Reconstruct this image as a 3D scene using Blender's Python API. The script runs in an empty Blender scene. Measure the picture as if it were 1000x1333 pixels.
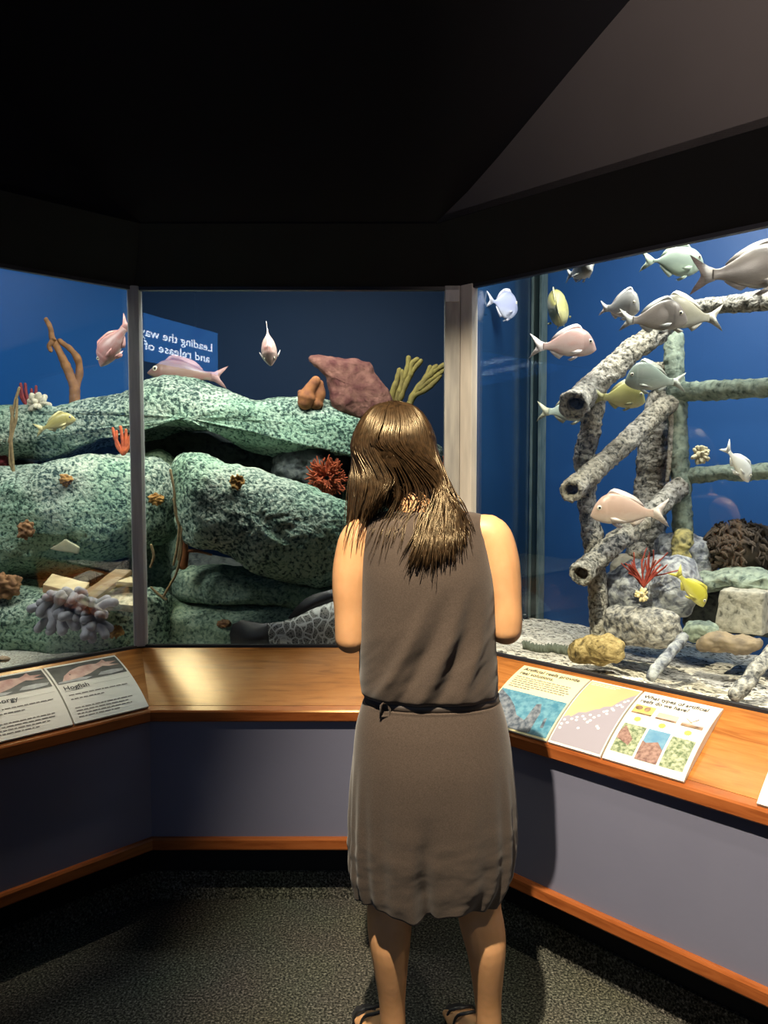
import bpy, bmesh, math, random
import numpy as np
from mathutils import Vector, Matrix, Euler, noise

random.seed(11)
scene = bpy.context.scene
COL = scene.collection
R = math.radians

# ------------------------------------------------------------------ camera
CAM = Vector((0, 0, 1.45))
PITCH = R(3.4)
cd = bpy.data.cameras.new('camera')
cd.sensor_fit = 'VERTICAL'
cd.sensor_height = 36
cd.lens = 36 * 1000 / 1333
cam = bpy.data.objects.new('camera', cd)
cam.location = CAM
cam.rotation_euler = (R(90) - PITCH, 0, 0)
COL.objects.link(cam)
scene.camera = cam
_c, _s = math.cos(PITCH), math.sin(PITCH)

def ray(px, py):
    u = (px - 500) / 1000.0
    w = (666.5 - py) / 1000.0
    return Vector((u, _c + w * _s, -_s + w * _c))

def at(px, py, Y):
    """where the sight line of a photo point meets the depth Y"""
    d = ray(px, py)
    return CAM + d * (Y / d.y)

def on_plane(px, py, co, no):
    d = ray(px, py)
    return CAM + d * ((co - CAM).dot(no) / d.dot(no))

# ------------------------------------------------------------------ object helpers
def tag(o, label=None, cat=None, group=None, kind=None):
    if label: o['label'] = label
    if cat: o['category'] = cat
    if group: o['group'] = group
    if kind: o['kind'] = kind
    return o

def world_loc(o):
    v = Vector((0, 0, 0))
    while o is not None:
        v = v + o.location
        o = o.parent
    return v

def empty(name, loc, label=None, cat=None, group=None):
    o = bpy.data.objects.new(name, None)
    o.empty_display_size = 0.05
    o.location = loc
    COL.objects.link(o)
    return tag(o, label, cat, group)

def obj(name, bm, mats, parent=None, local=False, smooth=True, origin=None):
    """link a bmesh as ONE mesh object; a world-space mesh gets its origin at its base (or its parent's origin)"""
    bm.normal_update()
    me = bpy.data.meshes.new(name)
    if not isinstance(mats, (list, tuple)): mats = [mats]
    for m in mats: me.materials.append(m)
    if smooth:
        for f in bm.faces: f.smooth = True
    if not local:
        if parent is not None:
            off = world_loc(parent)
        elif origin is not None:
            off = Vector(origin)
        else:
            cs = [v.co for v in bm.verts]
            off = Vector(((min(c.x for c in cs) + max(c.x for c in cs)) / 2, (min(c.y for c in cs) + max(c.y for c in cs)) / 2, min(c.z for c in cs)))
        for v in bm.verts: v.co -= off
    bm.to_mesh(me)
    bm.free()
    o = bpy.data.objects.new(name, me)
    COL.objects.link(o)
    if parent is not None:
        o.parent = parent
    elif not local:
        o.location = off
    return o

def struct(name, bm, mat, parent=None, smooth=False):
    o = obj(name, bm, mat, parent, smooth=smooth)
    if parent is None: o['kind'] = 'structure'
    return o

def kids(o):
    return list(o.children)

def copy_tree(o, parent=None):
    c = o.copy()
    COL.objects.link(c)
    c.parent = parent
    for ch in kids(o): copy_tree(ch, c)
    return c

# ------------------------------------------------------------------ mesh helpers
def catmull(pts, n, closed=False):
    pts = [Vector(p) for p in pts]
    m = len(pts)
    segs = m if closed else m - 1
    dense = []
    K = 14
    for i in range(segs):
        if closed:
            p0, p1, p2, p3 = pts[(i - 1) % m], pts[i], pts[(i + 1) % m], pts[(i + 2) % m]
        else:
            p1, p2 = pts[i], pts[i + 1]
            p0 = pts[i - 1] if i > 0 else p1 * 2 - p2
            p3 = pts[i + 2] if i + 2 < m else p2 * 2 - p1
        for k in range(K):
            t = k / K
            dense.append(0.5 * ((2 * p1) + (p2 - p0) * t + (2 * p0 - 5 * p1 + 4 * p2 - p3) * t * t + (3 * p1 - p0 - 3 * p2 + p3) * t ** 3))
    dense.append(pts[0].copy() if closed else pts[-1].copy())
    L = [0.0]
    for a, b in zip(dense, dense[1:]): L.append(L[-1] + (b - a).length)
    out = []
    tot = L[-1]
    cnt = n if closed else n - 1
    j = 0
    for i in range(n):
        d = tot * i / cnt
        while j < len(L) - 2 and L[j + 1] < d: j += 1
        seg = L[j + 1] - L[j]
        f = (d - L[j]) / seg if seg > 1e-9 else 0
        out.append(dense[j].lerp(dense[j + 1], f))
    return out

def interp(xs, ys, x):
    """smooth (pchip-like) interpolation of a small table"""
    n = len(xs)
    if x <= xs[0]: return ys[0]
    if x >= xs[-1]: return ys[-1]
    i = 0
    while xs[i + 1] < x: i += 1
    h = xs[i + 1] - xs[i]
    t = (x - xs[i]) / h
    d = lambda k: (ys[k + 1] - ys[k]) / (xs[k + 1] - xs[k])
    def m(k):
        if k == 0: return d(0)
        if k == n - 1: return d(n - 2)
        a, b = d(k - 1), d(k)
        return 0 if a * b <= 0 else 2 * a * b / (a + b)
    m0, m1 = m(i), m(i + 1)
    return (2 * t ** 3 - 3 * t * t + 1) * ys[i] + (t ** 3 - 2 * t * t + t) * h * m0 + (-2 * t ** 3 + 3 * t * t) * ys[i + 1] + (t ** 3 - t * t) * h * m1

def frames(pts):
    T = []
    for i in range(len(pts)):
        a = pts[max(i - 1, 0)]; b = pts[min(i + 1, len(pts) - 1)]
        t = (b - a)
        T.append(t.normalized() if t.length > 1e-9 else Vector((0, 0, 1)))
    up = Vector((0, 0, 1)) if abs(T[0].z) < 0.9 else Vector((0, 1, 0))
    n = (up - T[0] * up.dot(T[0])).normalized()
    out = []
    for t in T:
        n = (n - t * n.dot(t))
        n = n.normalized() if n.length > 1e-6 else t.orthogonal().normalized()
        out.append((t, n, t.cross(n)))
    return out

def tube(bm, pts, radii, n=10, cap=True, flat=1.0, mat=0, round_cap=False, bump=None):
    """swept tube; radii a number or list; flat squashes the second axis; bump(co)->radius factor"""
    pts = [Vector(p) for p in pts]
    if not hasattr(radii, '__len__'): radii = [radii] * len(pts)
    if round_cap:
        fr = frames(pts)
        t0, t1 = fr[0][0], fr[-1][0]
        r0, r1 = radii[0], radii[-1]
        pre, post, pr, qr = [], [], [], []
        for a in (80, 60, 38, 18):
            pre.append(pts[0] - t0 * r0 * math.sin(R(a))); pr.append(r0 * math.cos(R(a)))
        for a in (18, 38, 60, 80):
            post.append(pts[-1] + t1 * r1 * math.sin(R(a))); qr.append(r1 * math.cos(R(a)))
        pts = pre + pts + post
        radii = pr + list(radii) + qr
    fr = frames(pts)
    rings = []
    for p, r, (t, a, b) in zip(pts, radii, fr):
        ring = []
        for k in range(n):
            th = 2 * math.pi * k / n
            d = a * math.cos(th) + b * math.sin(th) * flat
            q = p + d * r
            if bump: q = p + d * r * bump(q)
            ring.append(bm.verts.new(q))
        rings.append(ring)
    for A, B in zip(rings, rings[1:]):
        for k in range(n):
            f = bm.faces.new((A[k], A[(k + 1) % n], B[(k + 1) % n], B[k])); f.material_index = mat
    if cap:
        f = bm.faces.new(list(reversed(rings[0]))); f.material_index = mat
        f = bm.faces.new(rings[-1]); f.material_index = mat
    return rings

def ellipsoid(bm, c, rx, ry, rz, rot=None, nu=20, nv=14, mat=0):
    M = Matrix.Translation(Vector(c)) @ ((rot.to_matrix().to_4x4()) if rot else Matrix.Identity(4)) @ Matrix.Diagonal((rx, ry, rz, 1))
    r = bmesh.ops.create_uvsphere(bm, u_segments=nu, v_segments=nv, radius=1.0, matrix=M)
    for v in r['verts']:
        for f in v.link_faces: f.material_index = mat
    return r['verts']

def box(bm, lo, hi, mat=0, M=None):
    vs = []
    for z in (lo[2], hi[2]):
        for y in (lo[1], hi[1]):
            for x in (lo[0], hi[0]):
                p = Vector((x, y, z))
                vs.append(bm.verts.new(M @ p if M else p))
    for q in ((0, 2, 3, 1), (4, 5, 7, 6), (0, 1, 5, 4), (2, 6, 7, 3), (0, 4, 6, 2), (1, 3, 7, 5)):
        f = bm.faces.new([vs[i] for i in q]); f.material_index = mat
    return vs

def bevel(bm, w=0.003, seg=2):
    bmesh.ops.bevel(bm, geom=bm.edges[:], offset=w, segments=seg, affect='EDGES', profile=0.6)

def fbm(p, oct=4):
    return noise.fractal(p, 1.0, 2.0, oct)

# ------------------------------------------------------------------ material helpers
def new_mat(name):
    m = bpy.data.materials.new(name)
    m.use_nodes = True
    nt = m.node_tree
    b = nt.nodes['Principled BSDF']
    return m, nt, b

def link(nt, a, b): nt.links.new(a, b)

def node(nt, kind, **kw):
    n = nt.nodes.new(kind)
    for k, v in kw.items():
        if k in n.inputs: n.inputs[k].default_value = v
        else: setattr(n, k, v)
    return n

def rgba(c): return (c[0], c[1], c[2], 1.0)

def srgb(r, g, b):
    f = lambda v: (v / 255 / 12.92) if v / 255 <= 0.04045 else ((v / 255 + 0.055) / 1.055) ** 2.4
    return (f(r), f(g), f(b))

def ramp(nt, stops, fac, interp_='LINEAR'):
    r = nt.nodes.new('ShaderNodeValToRGB')
    cr = r.color_ramp
    cr.interpolation = interp_
    cr.elements[0].position, cr.elements[0].color = stops[0][0], rgba(stops[0][1])
    cr.elements[1].position, cr.elements[1].color = stops[-1][0], rgba(stops[-1][1])
    for p, c in stops[1:-1]:
        e = cr.elements.new(p); e.color = rgba(c)
    link(nt, fac, r.inputs[0])
    return r.outputs['Color']

def plain(name, col, rough=0.6, spec=0.5, metal=0.0, col2=None, scale=30, detail=4, lo=0.35, hi=0.65, bump=0.0, bscale=None, bdist=0.005, stretch=None, sheen=0.0):
    m, nt, b = new_mat(name)
    b.inputs['Base Color'].default_value = rgba(col)
    b.inputs['Roughness'].default_value = rough
    b.inputs['Specular IOR Level'].default_value = spec
    b.inputs['Metallic'].default_value = metal
    if sheen:
        b.inputs['Sheen Weight'].default_value = sheen
        b.inputs['Sheen Roughness'].default_value = 0.5
    tc = nt.nodes.new('ShaderNodeTexCoord')
    co = tc.outputs['Object']
    if stretch:
        mp = node(nt, 'ShaderNodeMapping'); mp.inputs['Scale'].default_value = stretch
        link(nt, co, mp.inputs['Vector']); co = mp.outputs['Vector']
    if col2:
        n = node(nt, 'ShaderNodeTexNoise', Scale=scale, Detail=detail)
        link(nt, co, n.inputs['Vector'])
        link(nt, ramp(nt, [(lo, col), (hi, col2)], n.outputs['Fac']), b.inputs['Base Color'])
    if bump:
        n2 = node(nt, 'ShaderNodeTexNoise', Scale=bscale or scale, Detail=detail)
        link(nt, co, n2.inputs['Vector'])
        bp = node(nt, 'ShaderNodeBump', Strength=bump, Distance=bdist)
        link(nt, n2.outputs['Fac'], bp.inputs['Height'])
        link(nt, bp.outputs['Normal'], b.inputs['Normal'])
    return m

def porous(name, pale, mid, dark, scale=42, bump=0.9, dist=0.012, hue2=None, rough=0.85, thr=(0.30, 0.42, 0.56)):
    """pitted, wormy artificial rock: pale ridges, darker holes"""
    m, nt, b = new_mat(name)
    b.inputs['Roughness'].default_value = rough
    b.inputs['Specular IOR Level'].default_value = 0.25
    tc = nt.nodes.new('ShaderNodeTexCoord')
    co = tc.outputs['Object']
    w = node(nt, 'ShaderNodeTexNoise', Scale=scale * 0.5, Detail=2.0)
    link(nt, co, w.inputs['Vector'])
    add = node(nt, 'ShaderNodeVectorMath', operation='MULTIPLY_ADD')
    link(nt, w.outputs['Color'], add.inputs[0]); add.inputs[1].default_value = (1.6 / scale,) * 3
    link(nt, co, add.inputs[2])
    n1 = node(nt, 'ShaderNodeTexNoise', Scale=scale, Detail=3.0, Roughness=0.55)
    link(nt, add.outputs[0], n1.inputs['Vector'])
    n2 = node(nt, 'ShaderNodeTexNoise', Scale=4.0, Detail=3.0)
    link(nt, co, n2.inputs['Vector'])
    # the holes thin out in places
    mix = node(nt, 'ShaderNodeMath', operation='MULTIPLY_ADD')
    link(nt, n2.outputs['Fac'], mix.inputs[0]); mix.inputs[1].default_value = 0.35
    sub = node(nt, 'ShaderNodeMath', operation='SUBTRACT'); link(nt, n1.outputs['Fac'], sub.inputs[0]); sub.inputs[1].default_value = 0.175
    link(nt, sub.outputs[0], mix.inputs[2])
    c1 = ramp(nt, [(thr[0], dark), (thr[1], mid), (thr[2], pale)], mix.outputs[0])
    if hue2:
        n3 = node(nt, 'ShaderNodeTexNoise', Scale=3.2, Detail=2.0)
        link(nt, co, n3.inputs['Vector'])
        mx = node(nt, 'ShaderNodeMix', data_type='RGBA', blend_type='MULTIPLY')
        f = ramp(nt, [(0.42, (0, 0, 0)), (0.6, (1, 1, 1))], n3.outputs['Fac'])
        link(nt, f, mx.inputs['Factor'])
        link(nt, c1, mx.inputs['A']); mx.inputs['B'].default_value = rgba(hue2)
        c1 = mx.outputs['Result']
    link(nt, c1, b.inputs['Base Color'])
    bp = node(nt, 'ShaderNodeBump', Strength=bump, Distance=dist)
    link(nt, mix.outputs[0], bp.inputs['Height'])
    link(nt, bp.outputs['Normal'], b.inputs['Normal'])
    return m

def emit(name, col, strength):
    m, nt, b = new_mat(name)
    b.inputs['Base Color'].default_value = rgba(col)
    b.inputs['Emission Color'].default_value = rgba(col)
    b.inputs['Emission Strength'].default_value = strength
    b.inputs['Roughness'].default_value = 0.5
    return m
# ================================================================== the room: an angled bay of three windows
CL0, CR0 = Vector((-0.737, 2.38)), Vector((0.15, 2.38))
K45 = math.tan(R(22.5))
E2 = math.sqrt(0.5)
FAR = 2.4
def corner_l(d): return Vector((CL0.x - K45 * d, CL0.y + d))
def corner_r(d): return Vector((CR0.x + K45 * d, CR0.y + d))
def ends(side, d):
    if side == 'back': return corner_l(d), corner_r(d)
    if side == 'right':
        c = corner_r(d); return c, c + Vector((E2, -E2)) * (FAR - K45 * d)
    c = corner_l(d); return c + Vector((-E2, -E2)) * (FAR - K45 * d), c

def prof_bm(side, prof, closed=True, bm=None, mat=0):
    """sweep a profile of (offset from the ledge front, z) along one side, mitred at the corners"""
    bm = bm or bmesh.new()
    A, B = [], []
    for d, z in prof:
        a, b = ends(side, d)
        A.append(bm.verts.new((a.x, a.y, z))); B.append(bm.verts.new((b.x, b.y, z)))
    n = len(prof)
    for i in range(n if closed else n - 1):
        j = (i + 1) % n
        f = bm.faces.new((A[i], B[i], B[j], A[j])); f.material_index = mat
    if closed:
        bm.faces.new(list(reversed(A))).material_index = mat
        bm.faces.new(B).material_index = mat
        bmesh.ops.recalc_face_normals(bm, faces=bm.faces[:])
    return bm

def rect(d0, z0, d1, z1): return [(d0, z0), (d1, z0), (d1, z1), (d0, z1)]

# ---- materials of the room
def wood_mat(name, a, b_, c, ang, scale=5, rough=0.19):
    m, nt, b = new_mat(name)
    tc = nt.nodes.new('ShaderNodeTexCoord')
    mp = node(nt, 'ShaderNodeMapping')
    mp.inputs['Rotation'].default_value = (0, 0, -ang)
    mp2 = node(nt, 'ShaderNodeMapping'); mp2.inputs['Scale'].default_value = (1.1, 11, 11)
    link(nt, tc.outputs['Object'], mp.inputs['Vector']); link(nt, mp.outputs['Vector'], mp2.inputs['Vector'])
    n = node(nt, 'ShaderNodeTexNoise', Scale=scale, Detail=6.0, Roughness=0.6, Distortion=0.7)
    link(nt, mp2.outputs['Vector'], n.inputs['Vector'])
    link(nt, ramp(nt, [(0.3, a), (0.5, b_), (0.72, c)], n.outputs['Fac']), b.inputs['Base Color'])
    b.inputs['Roughness'].default_value = rough
    b.inputs['Specular Tint'].default_value = (1.0, 0.70, 0.30, 1)
    b.inputs['Specular IOR Level'].default_value = 0.4
    b.inputs['Coat Weight'].default_value = 0.05
    b.inputs['Coat Roughness'].default_value = 0.15
    bp = node(nt, 'ShaderNodeBump', Strength=0.06, Distance=0.002)
    link(nt, n.outputs['Fac'], bp.inputs['Height']); link(nt, bp.outputs['Normal'], b.inputs['Normal'])
    return m
WA, WB, WC = (0.19, 0.062, 0.013), (0.31, 0.115, 0.026), (0.38, 0.155, 0.040)
wood = {'back': wood_mat('ledge_wood_back', WA, WB, WC, 0), 'right': wood_mat('ledge_wood_right', WA, WB, WC, R(-45)), 'left': wood_mat('ledge_wood_left', WA, WB, WC, R(45))}
lip = {k: wood_mat('lip_wood_' + k, (0.17, 0.045, 0.012), (0.26, 0.075, 0.02), (0.30, 0.095, 0.028), a) for k, a in (('back', 0), ('right', R(-45)), ('left', R(45)))}
m_navy = plain('navy_panel_paint', (0.135, 0.140, 0.200), rough=0.5, spec=0.3, col2=(0.142, 0.147, 0.208), scale=5, bump=0.05, bscale=60)
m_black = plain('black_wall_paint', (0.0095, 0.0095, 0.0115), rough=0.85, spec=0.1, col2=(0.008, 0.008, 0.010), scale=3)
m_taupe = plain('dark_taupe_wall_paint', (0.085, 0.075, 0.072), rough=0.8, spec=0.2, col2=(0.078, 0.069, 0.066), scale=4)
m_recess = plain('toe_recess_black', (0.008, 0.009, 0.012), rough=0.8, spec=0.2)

def carpet_mat():
    m, nt, b = new_mat('speckled_dark_carpet')
    tc = nt.nodes.new('ShaderNodeTexCoord')
    n = node(nt, 'ShaderNodeTexNoise', Scale=150.0, Detail=3.0, Roughness=0.7)
    link(nt, tc.outputs['Object'], n.inputs['Vector'])
    n2 = node(nt, 'ShaderNodeTexNoise', Scale=3.0, Detail=3.0)
    link(nt, tc.outputs['Object'], n2.inputs['Vector'])
    c = ramp(nt, [(0.38, (0.008, 0.009, 0.008)), (0.50, (0.058, 0.060, 0.048)), (0.60, (0.15, 0.15, 0.122)), (0.72, (0.36, 0.36, 0.31))], n.outputs['Fac'])
    mx = node(nt, 'ShaderNodeMix', data_type='RGBA', blend_type='MULTIPLY'); mx.inputs['Factor'].default_value = 0.35
    link(nt, c, mx.inputs['A']); link(nt, n2.outputs['Color'], mx.inputs['B'])
    link(nt, mx.outputs['Result'], b.inputs['Base Color'])
    b.inputs['Roughness'].default_value = 0.95
    b.inputs['Specular IOR Level'].default_value = 0.1
    bp = node(nt, 'ShaderNodeBump', Strength=0.8, Distance=0.006)
    link(nt, n.outputs['Fac'], bp.inputs['Height']); link(nt, bp.outputs['Normal'], b.inputs['Normal'])
    return m
m_carpet = carpet_mat()

# ---- floor
bm = bmesh.new()
fl = [(-3.0, -3.2), (3.0, -3.2), (3.0, 0.4)]
pts = [ends('right', 0.14)[1], ends('right', 0.14)[0], ends('back', 0.14)[0], ends('left', 0.14)[0]]
poly = [(-2.6, -3.2), (2.2, -3.2)] + [(p.x, p.y) for p in pts]
bm.faces.new([bm.verts.new((x, y, 0)) for x, y in poly])
bm.faces.ensure_lookup_table()
struct('floor', bm, m_carpet)

# ---- low walls under the ledges, wooden strip, carpet cove
for side in ('left', 'back', 'right'):
    bm = prof_bm(side, rect(0.025, 0.228, 0.10, 0.664))
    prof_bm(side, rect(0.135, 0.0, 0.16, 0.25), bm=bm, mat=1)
    o = obj('wall_' + side, bm, [m_navy, m_recess], smooth=False); o['kind'] = 'structure'
    bm = prof_bm(side, [(0.116, 0.0), (0.128, 0.088), (0.135, 0.09), (0.135, 0.0)])
    struct('baseboard_' + side, bm, m_carpet)
for i, side in enumerate(('left', 'back', 'right')):
    struct('trim_%d' % (i + 1), prof_bm(side, [(0.010, 0.224), (0.008, 0.228), (0.008, 0.256), (0.012, 0.262), (0.045, 0.262), (0.045, 0.224)]), lip[side])

# ---- sloping wooden reading ledges
LAB = {'left': 'sloping dark wooden ledge under the left window, carrying the two fish signs',
       'back': 'glossy wooden ledge under the centre window, bare of signs, golden glint at its left',
       'right': 'sloping orange wooden ledge under the right window, carrying the reef signs'}
for side in ('left', 'back', 'right'):
    a, b = ends(side, 0.15)
    root = empty('wooden_ledge', ((a.x + b.x) / 2, (a.y + b.y) / 2, 0.645), LAB[side], 'ledge')
    obj('ledge_board', prof_bm(side, [(0.022, 0.666), (0.022, 0.6918), (0.26, 0.82), (0.296, 0.82), (0.296, 0.79), (0.06, 0.666)]), wood[side], root, smooth=False)
    obj('front_lip', prof_bm(side, [(0.003, 0.645), (0.0, 0.649), (0.0, 0.676), (0.004, 0.681), (0.022, 0.6905), (0.022, 0.645)]), lip[side], root, smooth=False)

# ---- windows: pane, posts, gaskets
def glass_mat():
    m, nt, b = new_mat('window_glass')
    nt.nodes.remove(b)
    out = nt.nodes['Material Output']
    tr = node(nt, 'ShaderNodeBsdfTransparent'); tr.inputs['Color'].default_value = (0.95, 0.975, 0.97, 1)
    gl = node(nt, 'ShaderNodeBsdfGlossy', Roughness=0.0); gl.inputs['Color'].default_value = (1, 1, 1, 1)
    fr = node(nt, 'ShaderNodeFresnel', IOR=1.49)
    ge = nt.nodes.new('ShaderNodeNewGeometry')          # both faces of the thin pane reflect like the outside of glass
    io = node(nt, 'ShaderNodeMath', operation='MULTIPLY_ADD'); io.inputs[1].default_value = 1 / 1.49 - 1.49; io.inputs[2].default_value = 1.49
    link(nt, ge.outputs['Backfacing'], io.inputs[0]); link(nt, io.outputs[0], fr.inputs['IOR'])
    mx = nt.nodes.new('ShaderNodeMixShader')
    link(nt, fr.outputs[0], mx.inputs[0]); link(nt, tr.outputs[0], mx.inputs[1]); link(nt, gl.outputs[0], mx.inputs[2])
    link(nt, mx.outputs[0], out.inputs['Surface'])
    return m
m_glass = glass_mat()
m_gasket = plain('dark_gasket', (0.015, 0.015, 0.018), rough=0.5)
m_postgrey = plain('weathered_grey_post', (0.42, 0.40, 0.36), rough=0.6, col2=(0.30, 0.29, 0.27), scale=9, stretch=(6, 6, 0.7), bump=0.15)
m_postbeige = plain('beige_post_paint', (0.66, 0.60, 0.52), rough=0.55, col2=(0.56, 0.51, 0.44), scale=9, stretch=(5, 5, 0.7), bump=0.1)
m_mull = plain('grey_metal_mullion', (0.60, 0.60, 0.59), rough=0.45, col2=(0.45, 0.45, 0.45), scale=8, stretch=(8, 8, 0.6))
TOP = 2.055
for i, side in enumerate(('left', 'back', 'right')):
    a, b = ends(side, 0.28)
    root = empty('window_%d' % (i + 1), ((a.x + b.x) / 2, (a.y + b.y) / 2, 0.82)); root['kind'] = 'structure'
    obj('pane', prof_bm(side, rect(0.281, 0.815, 0.287, 2.075)), m_glass, root, smooth=False)
    obj('sill_gasket', prof_bm(side, rect(0.262, 0.818, 0.2805, 0.829)), m_gasket, root, smooth=False)
    obj('head_gasket', prof_bm(side, rect(0.262, 2.046, 0.2805, 2.068)), m_gasket, root, smooth=False)

def pillar_bm(quads, z0, z1):
    bm = bmesh.new()
    for poly, mi in quads:
        lo = [bm.verts.new((x, y, z0)) for x, y in poly]; hi = [bm.verts.new((x, y, z1)) for x, y in poly]
        n = len(poly)
        for k in range(n):
            bm.faces.new((lo[k], lo[(k + 1) % n], hi[(k + 1) % n], hi[k])).material_index = mi
        bm.faces.new(list(reversed(lo))).material_index = mi; bm.faces.new(hi).material_index = mi
    bmesh.ops.recalc_face_normals(bm, faces=bm.faces[:])
    return bm
# slim grey mullion in the left corner
cl = corner_l(0.262)
bmm = pillar_bm([([(cl.x - 0.020, cl.y - 0.014), (cl.x + 0.014, cl.y - 0.004), (cl.x + 0.016, cl.y + 0.03), (cl.x - 0.006, cl.y + 0.04), (cl.x - 0.03, cl.y + 0.012)], 0)], 0.825, 2.06)
bevel(bmm, 0.003, 2)
o = obj('trim_4', bmm, m_mull, smooth=False); o['kind'] = 'structure'
# broad post in the right corner: grey face towards the centre window, beige face towards the right one
cr = corner_r(0.262)
gx = Vector((cr.x - 0.052, cr.y - 0.006)); gm = Vector((cr.x + 0.0, cr.y - 0.006)); ge = gm + Vector((E2, -E2)) * 0.050
q1 = [(gx.x, gx.y), (gm.x, gm.y), (gm.x, gm.y + 0.03), (gx.x, gx.y + 0.03)]
q2 = [(gm.x + 0.001, gm.y), (ge.x, ge.y), (ge.x + 0.022, ge.y + 0.022), (gm.x + 0.001, gm.y + 0.03)]
bmm = pillar_bm([(q1, 0)], 0.825, 2.06); bevel(bmm, 0.002, 2)
root = empty('trim_5', (cr.x, cr.y, 0.825)); root['kind'] = 'structure'
obj('grey_face', bmm, m_postgrey, root, smooth=False)
bmm = pillar_bm([(q2, 0)], 0.825, 2.06); bevel(bmm, 0.002, 2)
obj('beige_face', bmm, m_postbeige, root, smooth=False)
bmm = bmesh.new(); box(bmm, (gx.x + 0.001, gx.y - 0.004, 2.005), (gm.x - 0.004, gx.y - 0.0005, 2.045)); bevel(bmm, 0.001, 1)
obj('cap_plate', bmm, m_mull, root, smooth=False)

# ---- upper walls: soffits slope down and back to the glass, side walls above are upright, the back is a sloping ceiling
ZT = 3.4
for side in ('left', 'right'):
    bm = prof_bm(side, [(0.262, 2.058), (0.03, 2.195), (0.03, 2.215), (0.30, 2.30), (0.30, 2.058)], mat=1)
    prof_bm(side, [(0.03, 2.196), (0.03, ZT), (0.06, ZT), (0.06, 2.196)], bm=bm, mat=0)
    o = obj('wall_upper_' + side, bm, [m_taupe if side == 'right' else m_black, m_black], smooth=False); o['kind'] = 'structure'  # black paints in the shade of the soffits and the left wall
bm = prof_bm('back', [(0.262, 2.058), (0.03, 2.195), (0.03, 2.215), (0.30, 2.30), (0.30, 2.058)])
struct('wall_upper_back', bm, m_black)
bm = bmesh.new()
def cl_pts(d, z):
    Y = CL0.y + d
    return Vector((Y - 3.159 - 0.03, Y, z)), Vector((2.5724 - Y + 0.03, Y, z))
prev = None
curve = catmull([(0.03, 2.2, 0), (-0.10, 2.30, 0), (-0.414, 2.598, 0), (-0.9, 3.03, 0), (-1.3, ZT, 0)], 18)
for p in curve:
    a, b = cl_pts(p.x, p.y)
    cur = (bm.verts.new(a), bm.verts.new(b), bm.verts.new(a + Vector((0, 0.02, 0.03))), bm.verts.new(b + Vector((0, 0.02, 0.03))))
    if prev:
        bm.faces.new((prev[0], prev[1], cur[1], cur[0])); bm.faces.new((prev[2], cur[2], cur[3], prev[3]))
    prev = cur
struct('ceiling_slope', bm, m_black, smooth=True)
bm = bmesh.new(); box(bm, (-2.7, -3.25, ZT), (2.3, 1.12, ZT + 0.05)); struct('ceiling', bm, m_black)
# rear and flank walls of the gallery (behind the camera)
m_rear = plain('dark_gallery_wall_paint', (0.03, 0.03, 0.034), rough=0.8, spec=0.2)
def wall_seg(name, p, q, th=0.05):
    bm = bmesh.new()
    p, q = Vector(p), Vector(q); n = Vector((q.y - p.y, -(q.x - p.x))).normalized() * th
    lo = [bm.verts.new((a.x, a.y, 0)) for a in (p, q, q + n, p + n)]; hi = [bm.verts.new((v.co.x, v.co.y, ZT)) for v in lo]
    for k in range(4): bm.faces.new((lo[k], lo[(k + 1) % 4], hi[(k + 1) % 4], hi[k]))
    bm.faces.new(hi); bmesh.ops.recalc_face_normals(bm, faces=bm.faces[:])
    struct(name, bm, m_rear)
el = ends('left', 0.05)[0]; er = ends('right', 0.05)[1]
wall_seg('wall_flank_left', (-2.6, -3.2), (-2.6, el.y))
wall_seg('wall_flank_right', (2.2, er.y), (2.2, -3.2))
wall_seg('wall_rear', (2.2, -3.2), (-2.6, -3.2))

# ---- backlit sign on the left, behind the viewer: it is what shines back from the centre window
root = empty('backlit_sign', (-2.0, -1.7, 2.33), 'backlit blue sign with white lettering, mirrored in the centre window beside the mullion', 'sign')
S0 = Vector((-1.62, -2.23, 2.335)); S1 = Vector((-2.23, -0.74, 2.335))
sdir = (S1 - S0).normalized(); sn = Vector((sdir.y, -sdir.x, 0))
if sn.x < 0: sn = -sn
SW, SH = (S1 - S0).length, 0.41
m_sign = plain('unused_blue', (0.03, 0.1, 0.3))
def sign_face_mat():
    m, nt, b = new_mat('backlit_blue_face')
    tc = nt.nodes.new('ShaderNodeTexCoord')
    n = node(nt, 'ShaderNodeTexNoise', Scale=2.2, Detail=1.0); link(nt, tc.outputs['Object'], n.inputs['Vector'])
    c = ramp(nt, [(0.42, (0.010, 0.075, 0.30)), (0.52, (0.022, 0.12, 0.38))], n.outputs['Fac'])
    link(nt, c, b.inputs['Base Color']); link(nt, c, b.inputs['Emission Color']); b.inputs['Emission Strength'].default_value = 7.0
    return m
def spt(a, b_, l): return S0 + sdir * a + Vector((0, 0, b_)) + sn * l
def slab(bm, pts2, l0, l1, f):
    lo = [bm.verts.new(f(a, b_, l0)) for a, b_ in pts2]; hi = [bm.verts.new(f(a, b_, l1)) for a, b_ in pts2]
    n = len(pts2)
    for k in range(n): bm.faces.new((lo[k], lo[(k + 1) % n], hi[(k + 1) % n], hi[k]))
    bm.faces.new(hi); bm.faces.new(list(reversed(lo)))
    bmesh.ops.recalc_face_normals(bm, faces=bm.faces[:])
bm = bmesh.new(); slab(bm, [(0, 0), (SW, 0), (SW, SH), (0, SH)], -0.08, 0.0, spt); obj('light_box', bm, m_black, root, smooth=False)
bm = bmesh.new(); slab(bm, [(0.004, 0.004), (SW - .004, 0.004), (SW - .004, SH - .004), (0.004, SH - .004)], 0.0005, 0.004, spt); obj('face', bm, sign_face_mat(), root, smooth=False)
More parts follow.
